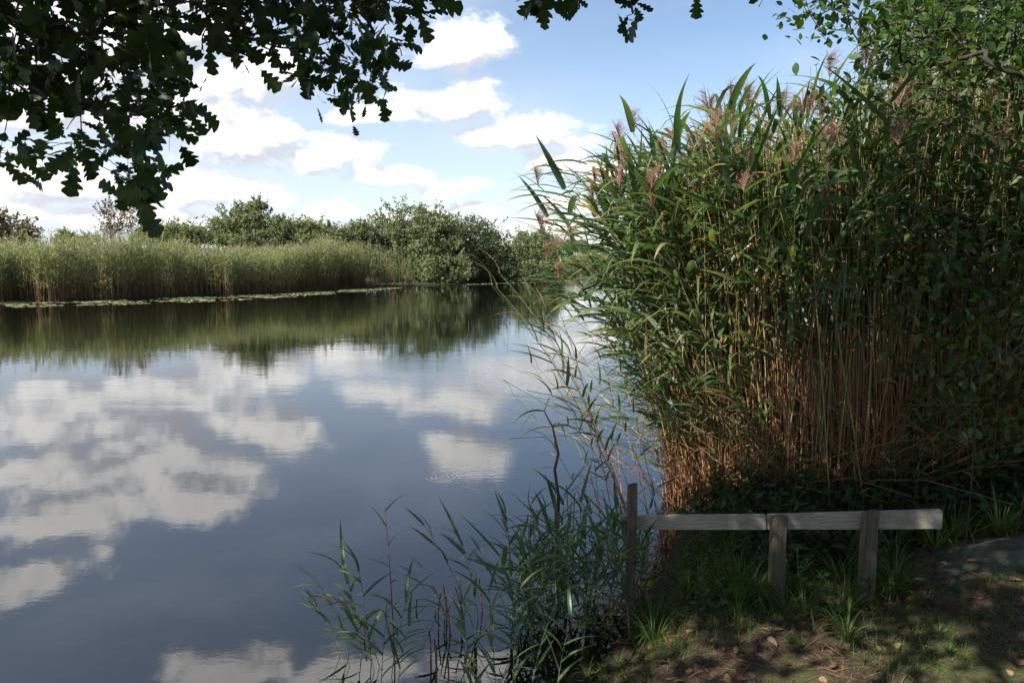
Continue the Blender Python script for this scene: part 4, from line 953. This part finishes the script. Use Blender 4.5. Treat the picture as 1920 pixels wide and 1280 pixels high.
for (px, py, s_) in ((1130, 1262, .13), (1160, 1245, .12), (1100, 1268, .14), (1480, 1205, .13), (1500, 1212, .11), (1600, 1222, .09), (1200, 1235, .09), (1780, 1225, .12), (1760, 1190, .14), (1720, 1180, .12), (1640, 1150, .16), (1560, 1160, .14)):
    z = .4; 
    for _ in range(5): p = on_z(px, py, z); z = float(height(p[0], p[1]))
    o = link('grass_tuft', TUFT[px % 5], loc=(p[0], p[1], z - .005)); o.scale = (s_,) * 3
    tag(o, 'short bright grass tuft on the trodden earth before the rail', 'grass tuft', 'short tufts on the earth')
for k in range(26):
    x0, y0 = rng.uniform(2.5, 3.9), rng.uniform(3.88, 4.2); o = link('grass_tuft', TUFT[k % 5], loc=(x0, y0, float(height(x0, y0)) - .01)); o.scale = (rng.uniform(.08, .17),) * 3; o.rotation_euler = (0, 0, rng.uniform(0, 6))
    tag(o, 'small grass tuft growing along the near edge of the grey green sheet', 'grass tuft', 'tufts along the sheet')
# leafy weeds
def weed_proto(H, nl, L):
    g_ = Geo(); K = 5; pth = np.stack([.06 * np.sin(np.linspace(0, 2, K)), .03 * np.sin(np.linspace(0, 3, K)), np.linspace(0, H, K)], 1); tubes(g_, pth[None], .0028, 4, .5)
    parts = [('stem', g_.mesh('stem', M_weed, True), Matrix())]
    for i in range(nl):
        t = .2 + .8 * (i // 2) / (nl // 2); p = np.array([np.interp(t, np.linspace(0, 1, K), pth[:, j]) for j in range(3)])
        a = (i % 2) * math.pi + (i // 2) * 1.6 + rng.normal(0, .2); D = np.array([math.cos(a), math.sin(a), rng.uniform(-.1, .6)])
        parts.append(('leaf', WL[i % 3], mat4(leaf_frames(D[None], L * rng.uniform(.7, 1.1) * (1.1 - .4 * t))[0], p)))
    return parts
WL = []
for k in range(3):
    g_ = Geo(); V = NETTLE[0].copy(); V[:, 2] += np.sin(V[:, 1] * 8 + k) * .03; g_.add(V, NETTLE[1][0], .25 + .3 * k); WL.append(g_.mesh('leaf', M_weed, True))
WEED = [weed_proto(.28, 10, .085), weed_proto(.42, 14, .09), weed_proto(.2, 8, .07), weed_proto(.6, 16, .10)]
k = 0
while k < 170:
    x0 = rng.uniform(.9, 4.6); y0 = rng.uniform(4.1, 6.2); s_ = -float(side_dist(NEAR, np.array([x0]), np.array([y0]))[0])
    if s_ < .02 or (x0 > 2.4 and 3.7 < y0 < 4.95): continue
    if y0 < 4.5 and rng.random() < .6: continue
    w_i = rng.choice([0, 1, 3]) if y0 > 4.9 else rng.choice([0, 2])
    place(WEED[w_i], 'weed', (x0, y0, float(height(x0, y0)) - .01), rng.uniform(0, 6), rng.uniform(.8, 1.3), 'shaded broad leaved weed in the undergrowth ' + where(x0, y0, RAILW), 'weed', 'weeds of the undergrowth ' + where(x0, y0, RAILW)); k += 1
for (px, py) in ((1190, 1185), (1215, 1178), (1240, 1170), (1270, 1165), (1300, 1160), (1320, 1165), (1160, 1195), (1110, 1215), (1135, 1205), (1180, 1165), (1250, 1150), (1340, 1150)):
    z = .2
    for _ in range(5): p = on_z(px, py, z); z = max(float(height(p[0], p[1])), 0)
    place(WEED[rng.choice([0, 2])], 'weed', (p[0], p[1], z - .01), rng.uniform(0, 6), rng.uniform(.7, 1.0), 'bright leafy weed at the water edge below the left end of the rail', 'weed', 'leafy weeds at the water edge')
# undergrowth mass
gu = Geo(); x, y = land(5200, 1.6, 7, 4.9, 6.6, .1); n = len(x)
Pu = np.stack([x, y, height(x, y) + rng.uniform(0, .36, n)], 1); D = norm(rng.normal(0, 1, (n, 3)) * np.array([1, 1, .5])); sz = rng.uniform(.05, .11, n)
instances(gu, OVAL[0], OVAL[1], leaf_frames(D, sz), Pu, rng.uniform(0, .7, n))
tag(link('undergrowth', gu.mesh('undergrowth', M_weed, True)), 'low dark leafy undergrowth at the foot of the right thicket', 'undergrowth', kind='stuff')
# litter
gl = Geo(); x, y = land(11000, -1, 5.5, 2.4, 5.6, -.05); n = len(x); Pl = np.stack([x, y, height(x, y) + .006], 1)
a = rng.uniform(0, 6.28, n); ribbons(gl, Pl, np.stack([np.cos(a), np.sin(a), rng.uniform(-.02, .10, n)], 1), rng.choice([.04, .07, .12, .2], n, p=[.5, .3, .15, .05]), rng.uniform(.002, .006, n), .1, 2, rng.uniform(0, 1, n), roll=rng.normal(0, .2, n))
x, y = land(650, -1, 5.5, 2.4, 5.4, 0); n = len(x); D = np.stack([rng.normal(0, 1, n), rng.normal(0, 1, n), rng.uniform(0, .2, n)], 1)
instances(gl, OAKL[0], OAKL[1], leaf_frames(D, rng.uniform(.04, .075, n)), np.stack([x, y, height(x, y) + .012], 1), rng.uniform(0, .7, n))
tag(link('leaf_litter', gl.mesh('leaf_litter', M_litter)), 'dead leaves and straw bits scattered on the bank', 'litter', kind='stuff')

# two far birds
m_b, q = new_mat('bird_plumage'); out(q, principled(q, (.03, .03, .03, 1), .7).outputs[0])
for (px, py, d, lab) in ((46, 403, 50, 'tiny dark bird flying above the russet tree at left'), (656, 419, 70, 'tiny dark bird flying above the willow bushes left of the big bush')):
    b = at(px, py, d); e = bpy.data.objects.new('bird', None); COL.objects.link(e); e.location = b; tag(e, lab, 'bird')
    g_ = Geo(); xs = np.linspace(-.14, .14, 8); tubes(g_, np.stack([xs, xs * 0, .01 * np.cos(xs * 9)], 1)[None], (np.array([.004, .018, .032, .036, .034, .028, .022, .004]))[None], 6, .5); link('body', g_.mesh('body', m_b, True), e)
    for s_ in (-1, 1):
        g_ = Geo(); ribbons(g_, np.zeros((1, 3)), np.array([[-.15, s_, .7]]), .26, .10, .9, 5, .5, roll=np.zeros(1)); link('wing', g_.mesh('wing', m_b), e)
print('objects', len(bpy.data.objects), 'tris', sum(sum(len(p.vertices) - 2 for p in ()) or len(me.polygons) * 2 for me in bpy.data.meshes))
